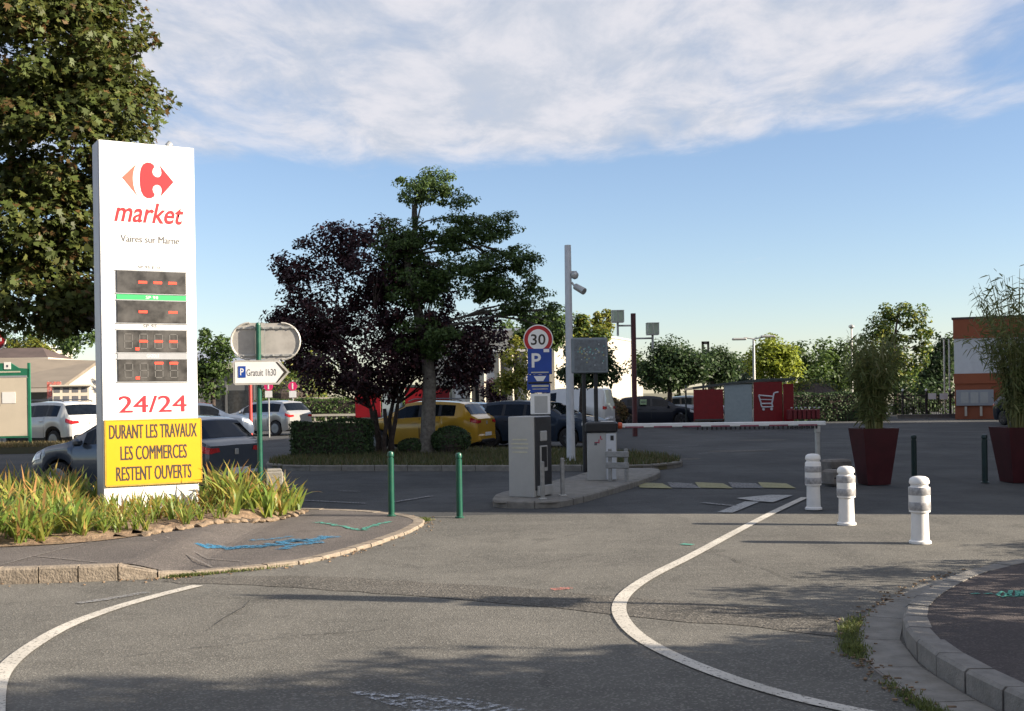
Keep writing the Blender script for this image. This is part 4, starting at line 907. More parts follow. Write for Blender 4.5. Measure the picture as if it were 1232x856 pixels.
for k in range(7):
    x = k*.20
    tr_ = MB().box((x, 0, .62), (.16, .5, .42), 0, 0, .02).box((x, 0, .25), (.14, .46, .06)).build('trolley', mat('trolley_red', (.16, .015, .02), .5) if k == 0 else bpy.data.materials['trolley_red'], tro)
    MB().box((x+.03, -.27, .92), (.07, .07, .05)).build('handle', 'polewhite', tr_)
    MB().lathe([(.05, -.02), (.05, .02)], 8, (x, -.2, .06), 0, 'y').build('castor', 'rubber', tr_)

# ------------------------------------------------------------------ planters and bamboo
def planter(loc, label, wt, wb, h, rz):
    t = thing('planter', label, 'planter', loc, rz, 'tall maroon planters')
    mb = MB(); vs = []
    for w_, z in ((wb, 0), (wt, h), (wt-.06, h), (wt-.08, h-.09)): vs += [(-w_/2, -w_/2, z), (w_/2, -w_/2, z), (w_/2, w_/2, z), (-w_/2, w_/2, z)]
    fs = [(0, 3, 2, 1)]
    for r in range(3): fs += [(r*4+i, r*4+(i+1) % 4, r*4+4+(i+1) % 4, r*4+4+i) for i in range(4)]
    mb.add(vs, fs).build('pot', 'planter', t); MB().box((0, 0, h-.09), (wt-.09, wt-.09, .06)).build('potting_soil', 'soil', t); return t
def bamboo(loc, label, H, R, ncane, per, seed, bias=0.0):
    r = random.Random(seed); rng = np.random.default_rng(seed); t = thing('bamboo', label, 'bamboo', loc, 0, 'bamboo growing in the planters'); mb = MB(); pos = []; nr = []; tips = []
    for _ in range(ncane):
        a = r.uniform(0, 2*PI); rad = R*r.uniform(.2, 1)**.6; hh = H*r.uniform(.55, 1.0); b0 = Vector((math.cos(a)*.16*r.random(), math.sin(a)*.16*r.random(), -.05)); top = Vector((math.cos(a)*rad+bias*hh/H, math.sin(a)*rad, hh))
        pts = [b0.lerp(Vector((top.x*.35, top.y*.35, hh*.5)), k/3) for k in range(4)]+[Vector((top.x*.35, top.y*.35, hh*.5)).lerp(top, k/4)+Vector((0, 0, .05*math.sin(k))) for k in range(1, 5)]
        mb.tube(pts, [.011-.0011*k for k in range(8)], 4)
        for _ in range(per):
            k = r.uniform(1.2, 7); i = int(min(6, k)); p_ = pts[i].lerp(pts[i+1], k-i); d = Vector((r.gauss(0, 1), r.gauss(0, 1), r.gauss(-.2, .5))).normalized(); q = p_+d*r.uniform(.03, .20)
            pos.append(q); nr.append(Vector((r.gauss(0, 1), r.gauss(0, 1), .8))); tips.append(d+Vector((0, 0, -.3)))
    mb.build('canes', 'bamboo', t); cr = leaves('foliage', np.array([tuple(p_) for p_ in pos]), np.array([tuple(p_) for p_ in nr]), .17, 'blade', [((.105,.135,.042),5),((.140,.160,.056),3),((.18,.18,.07),1)], t, 'leaf', seed, np.array([tuple(p_) for p_ in tips])); cr['kind'] = 'stuff'; return t
p = G(1057, 584); planter((p.x, p.y+.25, 0), 'tall tapered maroon planter standing by itself right of the white bollards', .66, .42, 1.0, .12); bamboo((p.x, p.y+.25, .95), 'fine upright bamboo filling the planter right of the white bollards', 1.80, .54, 105, 27, 3)
p = G(1222, 581); planter((p.x+.14, p.y+.2, 0), 'maroon planter cut by the right edge of the view', .72, .46, .98, .1); bamboo((p.x+.14, p.y+.2, .93), 'large spreading bamboo in the planter at the right edge', 2.85, .90, 85, 36, 8, -.05)

# ------------------------------------------------------------------ cars
def interp(tab, s):
    for (a, va), (b, vb) in zip(tab, tab[1:]):
        if s <= b: return va+(vb-va)*((s-a)/(b-a) if b > a else 0)
    return tab[-1][1]
STY = {
 'hatch': dict(top=[(0,.92),(.02,.98),(.045,1.03),(.115,1.365),(.155,1.41),(.30,1.455),(.42,1.47),(.50,1.45),(.58,1.40),(.735,1.02),(.76,.985),(.86,.92),(.94,.81),(.98,.69),(1,.56)], belt=[(0,.90),(.05,.98),(.25,.99),(.6,.93),(.74,.92),(.86,.86),(.94,.76),(.98,.66),(1,.53)], wind=(.59,.73), rear=(.05,.11), side=[(.17,.285),(.30,.445),(.46,.655)]),
 'estate': dict(top=[(0,.90),(.015,.97),(.03,1.02),(.10,1.36),(.13,1.42),(.25,1.47),(.42,1.47),(.52,1.44),(.58,1.40),(.735,1.02),(.76,.985),(.86,.92),(.94,.81),(.98,.69),(1,.56)], belt=[(0,.88),(.05,.97),(.25,.97),(.6,.93),(.74,.92),(.86,.86),(.94,.76),(.98,.66),(1,.53)], wind=(.59,.73), rear=(.035,.10), side=[(.13,.275),(.29,.445),(.46,.655)]),
 'suv': dict(top=[(0,.92),(.015,.99),(.03,1.03),(.10,1.36),(.13,1.42),(.22,1.46),(.40,1.47),(.52,1.44),(.58,1.40),(.70,1.07),(.73,1.02),(.86,.97),(.94,.88),(.98,.76),(1,.60)], belt=[(0,.90),(.05,.98),(.25,.99),(.6,.95),(.72,.95),(.86,.90),(.94,.82),(.98,.72),(1,.57)], wind=(.59,.695), rear=(.035,.10), side=[(.14,.265),(.28,.43),(.445,.645)]),
 'van': dict(top=[(0,.95),(.01,1.1),(.02,1.40),(.04,1.45),(.25,1.47),(.50,1.47),(.62,1.42),(.74,1.02),(.78,.95),(.88,.86),(.95,.76),(1,.50)], belt=[(0,.86),(.02,.88),(.3,.89),(.74,.87),(.88,.80),(.95,.70),(1,.47)], wind=(.63,.73), rear=(.011,.02), side=[(.52,.68)]),
}
WID = [(0,.84),(.015,.90),(.04,.945),(.10,.985),(.2,1),(.75,1),(.88,.965),(.95,.89),(.98,.80),(1,.66)]
def car(label, loc, heading, p_mat, L=4.1, W=1.75, H=1.47, style='hatch', cat='car', group='cars parked in the car park', roof_mat=None, rails=False, plate=True, cladding=False, lights='lamp_red'):
    t = thing('parked_car', label, cat, loc, math.atan2(heading[1], heading[0]), group); st = STY[style]; k = H/1.47; RW = .31*max(1, k**.7); RA = RW+.055
    xr, xf = -L/2+.185*L, L/2-.205*L; sill = .20*k
    ss_ = {0, 1, .01, .015, .02, .03, .05}
    for i in range(31): ss_.add(i/30)
    for a, _ in st['top']: ss_.add(a)
    for a, b in st['side']+[st['wind'], st['rear']]: ss_ |= {a, b}
    for xc in (xr, xf):
        for i in range(13): ss_.add((xc+RA*math.cos(PI*i/12)+L/2)/L)
    ss_ = sorted(x for x in ss_ if 0 <= x <= 1); ss_ = [x for i, x in enumerate(ss_) if i == 0 or x-ss_[i-1] > .0015]
    def sec(s):
        x = -L/2+s*L; b = interp(st['belt'], s)*k; tp = max(interp(st['top'], s)*k, b+.015); w_ = interp(WID, s)*W/2
        zb = sill+.06*max(0, (s-.9)/.1)+.08*max(0, (.06-s)/.06)
        for xc in (xr, xf):
            dd = RA*RA-(x-xc)**2
            if dd > 0: zb = max(zb, RW+math.sqrt(dd))
        zb = min(zb, b-.12); g = min(1, (tp-b)/.42); wt = w_*(.945-.20*g); h = b-zb; th = tp-b
        return x, [(w_*.93, zb), (w_*.985, zb+.25*h), (w_, zb+.60*h), (w_*.992, zb+.88*h), (w_*.955, b), (wt*1.015, b+.80*th), (wt*.955, b+.945*th), (wt*.55, tp-.006), (0, tp)]
    SEC = [sec(s) for s in ss_]; n = len(SEC); v = []; f = []; mi = []
    ring = 17
    for x, pr in SEC: v += [(x, y, z) for y, z in pr]+[(x, -y, z) for y, z in reversed(pr[:-1])]
    for i in range(n-1):
        sm_ = (ss_[i]+ss_[i+1])/2
        for j in range(ring-1):
            f.append((i*ring+j, i*ring+j+1, (i+1)*ring+j+1, (i+1)*ring+j)); jj = min(j, ring-2-j)
            mi.append(1 if roof_mat and jj >= 6 and .12 < sm_ < .58 else (2 if cladding and jj == 0 else 0))
    f.append(tuple(range(ring-1, -1, -1))); mi.append(0); f.append(tuple((n-1)*ring+j for j in range(ring))); mi.append(0)
    mb = MB(); mb.v = v; mb.f = f; mb.m = mi
    body = mb.build('body', [p_mat, roof_mat or p_mat, 'black'], t, True, 32)
    MB().box((0, 0, .36*k), (L*.86, W*.74, .36*k)).build('underbody', 'black', t)
    def lp_(a, b, q): return (a[0]+(b[0]-a[0])*q, a[1]+(b[1]-a[1])*q)
    def patch(s0, s1, lo, hi, off, sides=(1, -1)):
        """skin patch between row coordinates lo..hi (fractional rows), stations s0..s1"""
        mb = MB()
        xs = [s0]+[s for s in ss_ if s0+.002 < s < s1-.002]+[s1]
        rows = sorted({lo, hi}|{float(r) for r in range(9) if lo < r < hi})
        def at(s, r):
            x, pr = sec(s); i = min(7, int(r)); y, z = lp_(pr[i], pr[i+1], r-i); return x, y, z
        for sg in sides:
            vs = []
            for s in xs:
                e = .004
                for r in rows:
                    x, y, z = at(s, r); xa_ = Vector(at(min(1, s+e), r)); xb_ = Vector(at(max(0, s-e), r)); ra_ = Vector(at(s, min(8, r+.08))); rb_ = Vector(at(s, max(0, r-.08)))
                    nn = (ra_-rb_).cross(xa_-xb_); nn = nn.normalized() if nn.length > 1e-9 else Vector((0, 1, 0))
                    if nn.y*y+nn.z*(z-.6)+nn.x*x*.3 < 0: nn = -nn
                    q = Vector((x, y, z))+nn*off; vs.append((q.x, q.y*sg, q.z))
            m_ = len(rows); mb.add(vs, [(i*m_+j, i*m_+j+1, (i+1)*m_+j+1, (i+1)*m_+j) for i in range(len(xs)-1) for j in range(m_-1)])
        return mb
    for i, (a, b) in enumerate(st['side']):
        for sg in (1, -1): patch(a+.006, b-.004, 4.10, 4.93, .006, (sg,)).build('side_window', 'glass', t, True)
    for sg in (1, -1): patch(st['side'][0][0]+.004, st['side'][-1][1]-.002, 4.06, 4.95, .003, (sg,)).build('window_surround', 'black', t, True)
    a, b = st['wind']; patch(a, b, 5.25, 8, .006).build('windscreen', 'glass', t, True)
    if style != 'van':
        a, b = st['rear']; patch(a, b, 5.2, 8, .006).build('rear_window', 'glass', t, True)
    for a, b in ([(.29,.45),(.455,.70)] if style != 'van' else [(.50,.72)]):
        for sg in (1, -1):
            d_ = patch(a, b, .9, 3.97, .004, (sg,)).build('door', p_mat, t, True)
            gpz = MB()
            for s in (a, b): x, pr = sec(s); gpz.add([(x-.006, sg*(pr[1][0]+.006), pr[1][1]), (x+.006, sg*(pr[1][0]+.006), pr[1][1]), (x+.006, sg*(pr[2][0]+.006), pr[2][1]), (x-.006, sg*(pr[2][0]+.006), pr[2][1]), (x+.006, sg*(pr[4][0]+.012), pr[4][1]), (x-.006, sg*(pr[4][0]+.012), pr[4][1])], [(0,1,2,3),(3,2,4,5)])
            gpz.build('door_gap', 'black', d_)
            x, pr = sec(a+.03); MB().box((x, sg*(pr[3][0]+.018), pr[3][1]-.03), (.17, .03, .03), 0, 0, .008).build('handle', p_mat, d_)
    # lamps: wrap round the corners, with a face on the end
    for sg in (1, -1):
        x0, p0 = sec(0)
        tl = patch(.0, .05 if style != 'van' else .02, 2.75, 3.75, .008, (sg,))
        zl, zh = lp_(p0[2], p0[3], .75)[1], p0[3][1]+.75*(p0[4][1]-p0[3][1])
        tl.add([(x0-.010, sg*p0[2][0]*.62, zl+.03), (x0-.010, sg*p0[2][0]*1.0, zl), (x0-.010, sg*p0[3][0]*1.0, zh), (x0-.010, sg*p0[2][0]*.66, zh)], [(0,1,2,3)])
        tl.build('tail_light', lights, t, True)
        hl = patch(.90, .985, 2.7, 3.9, .008, (sg,)); hl.build('headlight', 'lamp_clear', t, True)
    x0, p0 = sec(0); w0 = p0[2][0]
    MB().box((x0+.03, 0, .36*k), (.16, w0*1.86, .22*k), 0, 0, .05).build('rear_bumper', 'black' if cladding else p_mat, t, True); MB().box((x0-.045, 0, .28*k), (.06, w0*1.4, .10*k), 0, 0, .02).build('bumper_insert', 'black', t)
    if plate: MB().box((x0-.058, 0, .47*k), (.02, .50, .11), 0, 0, .004).build('number_plate', 'signwhite', t)
    MB().box((x0-.012, 0, .80*k), (.016, .10, .10), 0, 0, .02).build('badge', 'galv', t)
    x1, p1 = sec(1); MB().box((x1-.02, 0, .42*k), (.14, p1[2][0]*1.6, .20*k), 0, 0, .04).build('grille', 'black', t)
    for sg in (1, -1):
        x, pr = sec(.655); MB().box((x, sg*(pr[4][0]+.11), pr[4][1]+.06), (.12, .20, .13), 0, 0, .04).build('mirror', p_mat, t, True)
        if rails: MB().tube([(-L*.36, sg*W*.325, H-.02), (-L*.30, sg*W*.33, H+.04), (L*.02, sg*W*.33, H+.045), (L*.07, sg*W*.325, H-.03)], .02, 6).build('roof_rail', 'rim', t)
        for xc in (xr, xf):
            wb_ = .19; yc = sg*(W/2-.115)
            whl = MB().lathe([(RW*.62, -wb_/2), (RW*.90, -wb_/2), (RW, -wb_/2+.03), (RW, wb_/2-.03), (RW*.90, wb_/2), (RW*.62, wb_/2)], 24, (xc, yc, RW), 0, 'y').build('wheel', 'rubber', t, True, 35)
            mb = MB(); yo = yc+sg*(wb_/2-.008); mb.lathe([(RW*.64, -.012), (RW*.66, .0), (RW*.64, .012)], 20, (xc, yo, RW), 0, 'y')
            rimo = MB().lathe([(RW*.16, -.01), (RW*.16, .016)], 10, (xc, yo, RW), 0, 'y')
            for q in range(5):
                a_ = 2*PI*q/5+.3; u_ = Vector((math.cos(a_), 0, math.sin(a_))); p_ = Vector((-math.sin(a_), 0, math.cos(a_)))
                c0 = Vector((xc, yo+sg*.012, RW)); i0, i1 = c0+u_*RW*.12, c0+u_*RW*.62
                rimo.add([i0-p_*.035, i0+p_*.035, i1+p_*.05, i1-p_*.05], [(0,1,2,3)])
            mb.build('wheel_disc', 'black', whl, True); rimo.lathe([(RW*.60, -.004), (RW*.66, .012), (RW*.62, .016)], 24, (xc, yo, RW), 0, 'y').build('rim', 'rim', whl)
    return t
CG = 'cars parked in the car park'
car('white sport utility vehicle with dark windows beside the green and cream board', (-16.6,41.6,0), (-.86,.51), 'p_white', 4.5, 1.85, 1.70, 'suv', rails=True, cladding=True)
car('dark blue-grey hatchback parked just behind the white totem', (-6.62,20.85,0), (-.91,.40), 'p_grey', 4.06, 1.73, 1.45, 'hatch')
car('yellow hatchback with silver roof rails behind the tree trunks', (-2.75,36.6,0), (-.94,.34), 'p_yellow', 4.15, 1.78, 1.55, 'hatch', rails=True)
car('steel-blue small car showing only its tail behind the yellow hatchback', (-1.75,39.4,0), (-.93,.36), 'p_steel', 4.0, 1.72, 1.46, 'hatch')
car('dark blue estate car facing right behind the ticket machine', (0.95,37.6,0), (.88,-.47), 'p_blue', 4.5, 1.80, 1.50, 'estate')
car('nearly black hatchback parked side-on before the clipped trees and red shelter', (6.95,57.0,0), (1,-.05), 'p_navy', 4.15, 1.76, 1.52, 'hatch')
car('small blue car peeping out between the nearly black hatchback and the shelter', (10.0,63.5,0), (1,-.1), 'p_steel', 4.0, 1.72, 1.48, 'hatch')
car('white delivery van with red tail lamps standing behind the camera pole', (2.3,51.5,0), (-.93,.36), 'p_white', 4.2, 1.85, 1.93, 'van', 'van')
car('silver family car standing in sun beyond the green signpost', (-11.35,53.6,0), (-.86,.51), 'p_silver', 4.2, 1.78, 1.58, 'estate')
car('blue car with a red roof mostly hidden behind the totem', (-12.75,48.0,0), (.96,.28), 'p_steel', 4.0, 1.72, 1.58, 'hatch', roof_mat='p_red')
car('black car half hidden behind the large bamboo by the orange building', (22.9,50.5,0), (.25,-.97), 'p_navy', 4.3, 1.78, 1.50, 'hatch')
gs = thing('window_sticker', 'pale green sunshade stuck in the side window of the nearly black hatchback', 'sunshade', (0, 0, 0))
q = P(774, 484, 56.02); MB().box((q.x, q.y+.03, q.z), (.32, .02, .26), 0, 0, .006).build('shade_panel', mat('sticker_green', (.30, .42, .24), .6), gs); MB().box((q.x, q.y+.018, q.z), (.22, .01, .05)).build('shade_print', 'greyprint', gs)

# ------------------------------------------------------------------ town notice board, signs at the left
d_ = 39.3; q = P(8, 540, d_); bd = thing('information_board', 'cream municipal information board with green frame and pitched green header', 'notice board', (q.x, d_, .20), math.radians(4))
def bx_(px): return (px-8)/FPX*d_
def bz_(py): return EYE+(483.6-py)/FPX*d_-.20
for px_ in (-22, 35.5): MB().box((bx_(px_), 0, bz_(437)/2), (.08, .08, bz_(437))).build('post', 'boardgreen', bd)
MB().box((bx_(7), 0, (bz_(455)+bz_(525))/2), (bx_(33.5)-bx_(-20), .06, bz_(455)-bz_(525)), 0, 0, .01).build('panel', 'board', bd)
MB().prism([(bx_(-22), bz_(454)), (bx_(36), bz_(454)), (bx_(36), bz_(444)), (bx_(24), bz_(443)), (bx_(15), bz_(437)), (bx_(0), bz_(437)), (bx_(-12), bz_(443)), (bx_(-22), bz_(444))], -.04, .04).build('header', 'boardgreen', bd)
MB().box((bx_(3), -.045, bz_(447.5)), (bx_(26)-bx_(-20), .012, .05)).build('header_strip', 'pale', bd); MB().box((bx_(7), -.04, bz_(453)), (bx_(33)-bx_(-20), .02, .05)).build('header_grey_strip', 'greystrip', bd)  # plain grey strip along the lower edge of the header
MB().box((bx_(11), -.048, bz_(440)), (.22, .012, .24)).build('emblem_plate', 'paper', bd); MB().box((bx_(11), -.056, bz_(440.5)), (.06, .008, .08)).build('emblem_mark', 'greyprint', bd)
MB().box((bx_(12), -.036, bz_(478.5)), (.44, .008, .38)).build('paper_notice', 'paper', bd); MB().box((bx_(0.5), -.04, bz_(487)), (.06, .02, .10)).build('lock', 'black', bd)
MB().box((bx_(7), 0, bz_(526)), (bx_(36)-bx_(-22), .09, .05)).build('bottom_rail', 'boardgreen', bd)
q = P(-6, 409, 30); ts = thing('round_sign', 'round red-rimmed road sign cut by the left edge above the information board', 'road sign', (q.x, 30, 0))
MB().tube([(0, .05, 0), (0, .05, q.z+.3)], .035, 10).build('post', 'galv', ts, True); dk = MB().lathe([(.285, -.015), (.29, 0), (.285, .015)], 28, (0, 0, q.z), 0, 'y').build('disc', 'signwhite', ts)
MB().lathe([(.26, -.022), (.26, -.016)], 28, (0, 0, q.z), 0, 'y').build('red_face', 'signred', dk); MB().box((0, -.026, q.z), (.36, .006, .09)).build('white_bar', 'signwhite', dk)
for px_, dd, lab in ((323, 50, 'left one of two round pink-red no-parking signs beyond the signpost'), (352, 56, 'right one of two round pink-red no-parking signs beyond the signpost')):
    q = P(px_, 465, dd); t = thing('no_parking_sign', lab, 'road sign', (q.x, dd, 0), 0, 'no-parking signs in the car park')
    MB().tube([(0, .03, 0), (0, .03, q.z+.3)], .03, 8).build('post', 'galv', t, True); kk = dd/FPX
    MB().lathe([(5.4*kk, -.012), (5.4*kk, .012)], 20, (0, 0, q.z), 0, 'y').build('disc', 'pink', t); MB().box((-.0, -.0, q.z-9.5*kk), (8.5*kk, .02, 8*kk)).build('plate', 'signwhite', t); MB().box((0, -.016, q.z), (1.6*kk, .006, 7*kk)).build('disc_bar', 'paper', t)
q = P(302, 524, 48); t = thing('red_post', 'thin red post standing behind the green signpost', 'post', (q.x, 48, 0)); MB().tube([(0, 0, 0), (0, 0, 2.4)], .07, 10).build('shaft', 'redpole', t, True); MB().lathe([(.09, 2.4), (.09, 2.45), (.02, 2.5)], 10).build('cap', 'redpole', t, True)
# low white rail in front of the far bushes
rl = thing('low_railing', 'low pale railing running along the far side of the car park', 'railing', (P(352, 500, 58).x, 58, 0)); wd_ = P(432, 500, 58).x-P(352, 500, 58).x
for k in range(7): MB().box((k*wd_/6, 0, .42), (.07, .07, .84)).build('post', 'wallwhite', rl)
for z in (.45, .80): MB().box((wd_/2, -.05, z), (wd_+.2, .05, .11)).build('rail', 'wallwhite', rl)
q = P(388, 505, 66); bs = thing('small_shelter', 'small pale-roofed shelter among bushes beyond the plum tree', 'shelter', (q.x, 66, 0))
MB().box((0, 0, 1.62), (2.6, 1.6, .14)).build('roof', 'wallcream', bs); MB().box((0, .7, .8), (2.2, .06, 1.4)).build('back_panel', 'window', bs)
for x in (-1.1, 1.1): MB().box((x, -.6, .78), (.10, .10, 1.56)).build('post', 'wallwhite', bs)

# ------------------------------------------------------------------ buildings
def facing(nx_, ny_): return math.atan2(nx_, -ny_)      # rotation so that local -y looks along (nx,ny)
# beige-roofed shop house behind the white car: roof slope towards us, lit gable to the right
q = P(0, 500, 66); h1 = thing('shop_building', 'low shop building with taupe roof and sunlit white gable behind the white car', 'building', (0, 0, 0))
def pz_(px, py, d): v_ = P(px, py, d); return (v_.x, v_.y, v_.z)
A, B, Cc, D, Ef = pz_(20, 466, 66), pz_(73, 466, 66), pz_(90, 444, 67.5), pz_(128, 436, 74), pz_(25, 434, 76)
zr = pz_(60, 429, 72)[2]
def tri_roof():
    e0, e1 = Vector(pz_(-60, 467, 66)), Vector(pz_(73, 466, 66)); r0, r1 = Vector(pz_(-60, 429, 72)), Vector(pz_(118, 434, 74)); b0, b1 = Vector((e0.x-1, 82, e0.z)), Vector((r1.x+4, 82, e0.z))
    mb = MB(); vs = []
    for v_ in (e0, e1, r1, r0, b1, b0): vs.append(tuple(v_))
    for v_ in (e0, e1, r1, r0, b1, b0): vs.append((v_.x, v_.y, v_.z-.18))
    mb.add(vs, [(0,1,2,3),(3,2,4,5),(6,9,8,7),(9,11,10,8),(0,6,7,1),(1,7,8,2),(2,8,10,4),(5,4,10,11),(0,3,9,6),(3,5,11,9)]); return mb, e0, e1, r0, r1, b1
mb, e0, e1, r0, r1, b1 = tri_roof(); rf = mb.build('roof', 'roofbeige', h1)
g0 = Vector((e1.x-.1, e1.y+.25, 0)); g1 = Vector((b1.x, 81, 0)); mb = MB()
mb.add([(g0.x, g0.y, 0), (g1.x, g1.y, 0), (g1.x, g1.y, b1.z-.2), (r1.x, r1.y, r1.z-.19), (g0.x, g0.y, e1.z-.19)], [(0,1,2,3,4)]); mb.build('gable_wall', 'wallwhite', h1)
MB().box(((e0.x+g0.x)/2, 66.5, e1.z/2-.1), (g0.x-e0.x, .2, e1.z-.25)).build('front_wall', 'walldark', h1)
MB().box(((e0.x+e1.x)/2, 65.85, e1.z-.16), (e1.x-e0.x, .12, .22)).build('fascia', 'wallcream', h1)
for k in range(4): MB().box((e1.x-1.2-k*1.6, 66.36, 1.3), (1.3, .06, 1.9)).build('shop_window', 'window', h1)
q = P(65, 470, 63.5); aw = thing('flower_banner', 'red and white patterned banner beside the lit gable above the white car', 'banner', (q.x, 63.5, 0))
MB().box((0, 0, q.z), (.75, .05, .95)).build('cloth', mat('banner_print', (.62, .16, .12), .7, var=.7, scale=9, dirt=(.8, .75, .72), dirt_amt=1.0), aw); 
for x in (-.34, .34): MB().tube([(x, .05, 0), (x, .05, q.z+.5)], .03, 6).build('pole', 'galv', aw)
q = P(86, 474, 63.0); kq = thing('market_stand', 'pale stand with rows of small openings under the sunlit gable', 'stand', (q.x, 63, 0), .3)
MB().box((0, 0, q.z/2+.2), (1.9, .8, q.z+.4), 0, 0, .03).build('body', 'wallcream', kq)
for r_ in range(2):
    for k in range(4): MB().box((-.7+k*.46, -.405, q.z-.25+r_*.45), (.30, .03, .26)).build('opening', 'greyprint', kq)
MB().box((0, -.1, q.z+.44), (2.1, 1.1, .08)).build('roof', 'wallwhite', kq)
# dark-roofed house further left
q0, q1 = P(-90, 440, 86), P(58, 440, 86); h2 = thing('house', 'house with brown roof and pale upper wall half hidden under the big tree', 'house', (0, 0, 0)); zt = P(0, 431, 86).z
MB().box(((q0.x+q1.x)/2, 90, zt/2), (q1.x-q0.x, 8, zt)).build('wall', 'wallcream', h2)
mb = MB(); mb.add([(q0.x-.4, 85.5, zt-.5), (q1.x+.4, 85.5, zt-.5), (q1.x-2, 90, zt+.9), (q0.x+2, 90, zt+.9), (q0.x-.4, 94.5, zt-.5), (q1.x+.4, 94.5, zt-.5)], [(0,1,2,3),(3,2,5,4),(1,5,2),(0,3,4)]); mb.build('roof', 'roofdark', h2)
for k in range(4): wf = MB().box((q0.x+1.5+k*2.2, 85.97, zt*.5), (1.1, .08, 1.3)).build('window', 'signwhite', h2); MB().box((q0.x+1.5+k*2.2, 85.92, zt*.5), (.9, .06, 1.1)).build('pane', 'window', wf)
q0, q1 = P(-60, 421, 120), P(52, 421, 120); h3 = thing('far_block', 'pale flat-roofed block glimpsed far behind the brown roof', 'building', (0, 0, 0)); zt = P(0, 419, 120).z
MB().box(((q0.x+q1.x)/2, 124, zt/2), (q1.x-q0.x, 8, zt)).build('wall', 'wallwhite', h3); MB().box(((q0.x+q1.x)/2, 124, zt+.1), (q1.x-q0.x+.6, 8.6, .2)).build('roof', 'wallgrey', h3)
for k in range(5): MB().box((q0.x+1.2+k*1.9, 119.97, zt-1.4), (1.1, .08, 1.2)).build('window', 'window', h3)
# grey shop with slate canopy behind the silver car
q0, q1 = P(222, 440, 80), P(316, 440, 80); h4 = thing('shop_building', 'dark grey shop with bluish sloping roof and white fascia behind the silver car', 'building', (0, 0, 0)); zf = P(270, 441, 80).z; zt = P(270, 421, 84).z
MB().box(((q0.x+q1.x)/2, 84, zf/2), (q1.x-q0.x, 7.6, zf)).build('wall', 'walldark', h4)
MB().box(((q0.x+q1.x)/2, 79.9, zf+.02), (q1.x-q0.x+.6, .5, .42)).build('fascia', 'wallwhite', h4)
mb = MB(); mb.add([(q0.x-.3, 79.7, zf+.24), (q1.x+.3, 79.7, zf+.24), (q1.x+.3, 86, zt+.2), (q0.x-.3, 86, zt+.2), (q0.x-.3, 88, zf+.24), (q1.x+.3, 88, zf+.24)], [(0,1,2,3),(3,2,5,4),(1,5,2),(0,3,4)]); mb.build('roof', 'roofblue', h4)
for k in range(3): MB().box((q0.x+.9+k*1.9, 80.15, 1.5), (.14, .14, 3.0)).build('column', 'walldark', h4)
MB().box(((q0.x+q1.x)/2+.6, 80.16, 1.2), (2.4, .06, 2.1)).build('shop_window', 'window', h4)
# white hall: long sunlit wall receding to the right
a0, a1 = P(668, 500, 71), P(763, 500, 90); u = Vector((a1.x-a0.x, a1.y-a0.y, 0)); Lw = u.length; rz = math.atan2(u.y, u.x); zt = P(763, 411, 90).z
h5 = thing('white_hall', 'long white hall with sunlit blank wall behind the information screen', 'building', (a0.x, a0.y, 0), rz)
MB().box((Lw/2, 4, zt/2), (Lw, 8, zt)).build('wall', 'wallwhite', h5); MB().box((Lw/2, 4, zt+.06), (Lw+.16, 8.16, .12)).build('coping', 'wallgrey', h5)
b1_ = P(789, 500, 96); L2 = 5.2; zl = P(780, 454, 92).z; MB().box((Lw+L2/2, 3.5, zl/2), (L2, 6, zl)).build('annex', 'wallwhite', h5)
wj = MB()
for k in range(1, 6): wj.box((Lw*k/6, -.004, zt/2), (.03, .012, zt-.1))
wj.build('wall_joint', 'wallgrey', h5)
# grey building with white piers left of the parking sign
q0, q1 = P(548, 500, 68), P(640, 500, 68); h6 = thing('piered_building', 'grey building with tall white piers between plum tree and parking sign', 'building', (q0.x, 68, 0)); Wb = q1.x-q0.x; zt = P(600, 424, 68).z
MB().box((Wb/2, 4, zt/2), (Wb, 7.4, zt)).build('wall', 'wallgrey', h6); MB().box((Wb/2, 3.8, zt+.08), (Wb+.3, 8.2, .16)).build('roof', 'wallgrey', h6)
MB().box((Wb*.3, .1, P(560, 455, 68).z), (Wb*.6, .5, .5)).build('canopy', 'wallgrey', h6)
for px_ in (566, 583, 601, 617, 634): MB().box((P(px_, 500, 68).x-q0.x, .05, zt/2), (.36, .6, zt-.02), -.5).build('pier', 'wallwhite', h6)
for px_ in (574, 592, 609): MB().box((P(px_, 500, 68).x-q0.x, .28, 1.3), (.5, .06, 2.0)).build('window', 'window', h6)
# orange and white building at the right
q0, q1 = P(1149, 503, 62), P(1330, 503, 62); h7 = thing('orange_building', 'flat-roofed building with orange band above a pale wall at the right edge', 'building', (q0.x, 62, 0), math.radians(-24)); Wb = (q1.x-q0.x); zz7 = lambda py: EYE+(466.3-py)/FPX*62
def band(nm, y0, y1, m_, out): MB().box((Wb/2, 5-out/2, (zz7(y0)+zz7(y1))/2), (Wb+out, 10+out, zz7(y0)-zz7(y1))).build(nm, m_, h7)
band('parapet_band', 384.5, 408, 'orangewall', .06); band('wall', 408, 450, 'wallgrey', 0.0); band('lower_band', 450, 462, 'orangewall', .06)
MB().box((Wb/2, 5, zz7(383.5)), (Wb+.2, 10.2, .10)).build('coping', 'roofdark', h7); MB().box((Wb/2, 5, zz7(462)/2), (Wb-.02, 9.96, zz7(462))).build('base_wall', 'orangewall', h7)
wn = MB().box((1.0, -.08, zz7(479)), (1.85, .10, .84), 0, 0, .01).build('notice_case', 'greystrip', h7)
for k in range(3): MB().box((.5+k*.48, -.135, zz7(479)), (.38, .02, .58)).build('case_notice', 'machine', wn)
for k in range(2): MB().box((.55+k*.75, -.06, .42), (.12, .10, .5)).build('short_post', 'wallcream', h7)
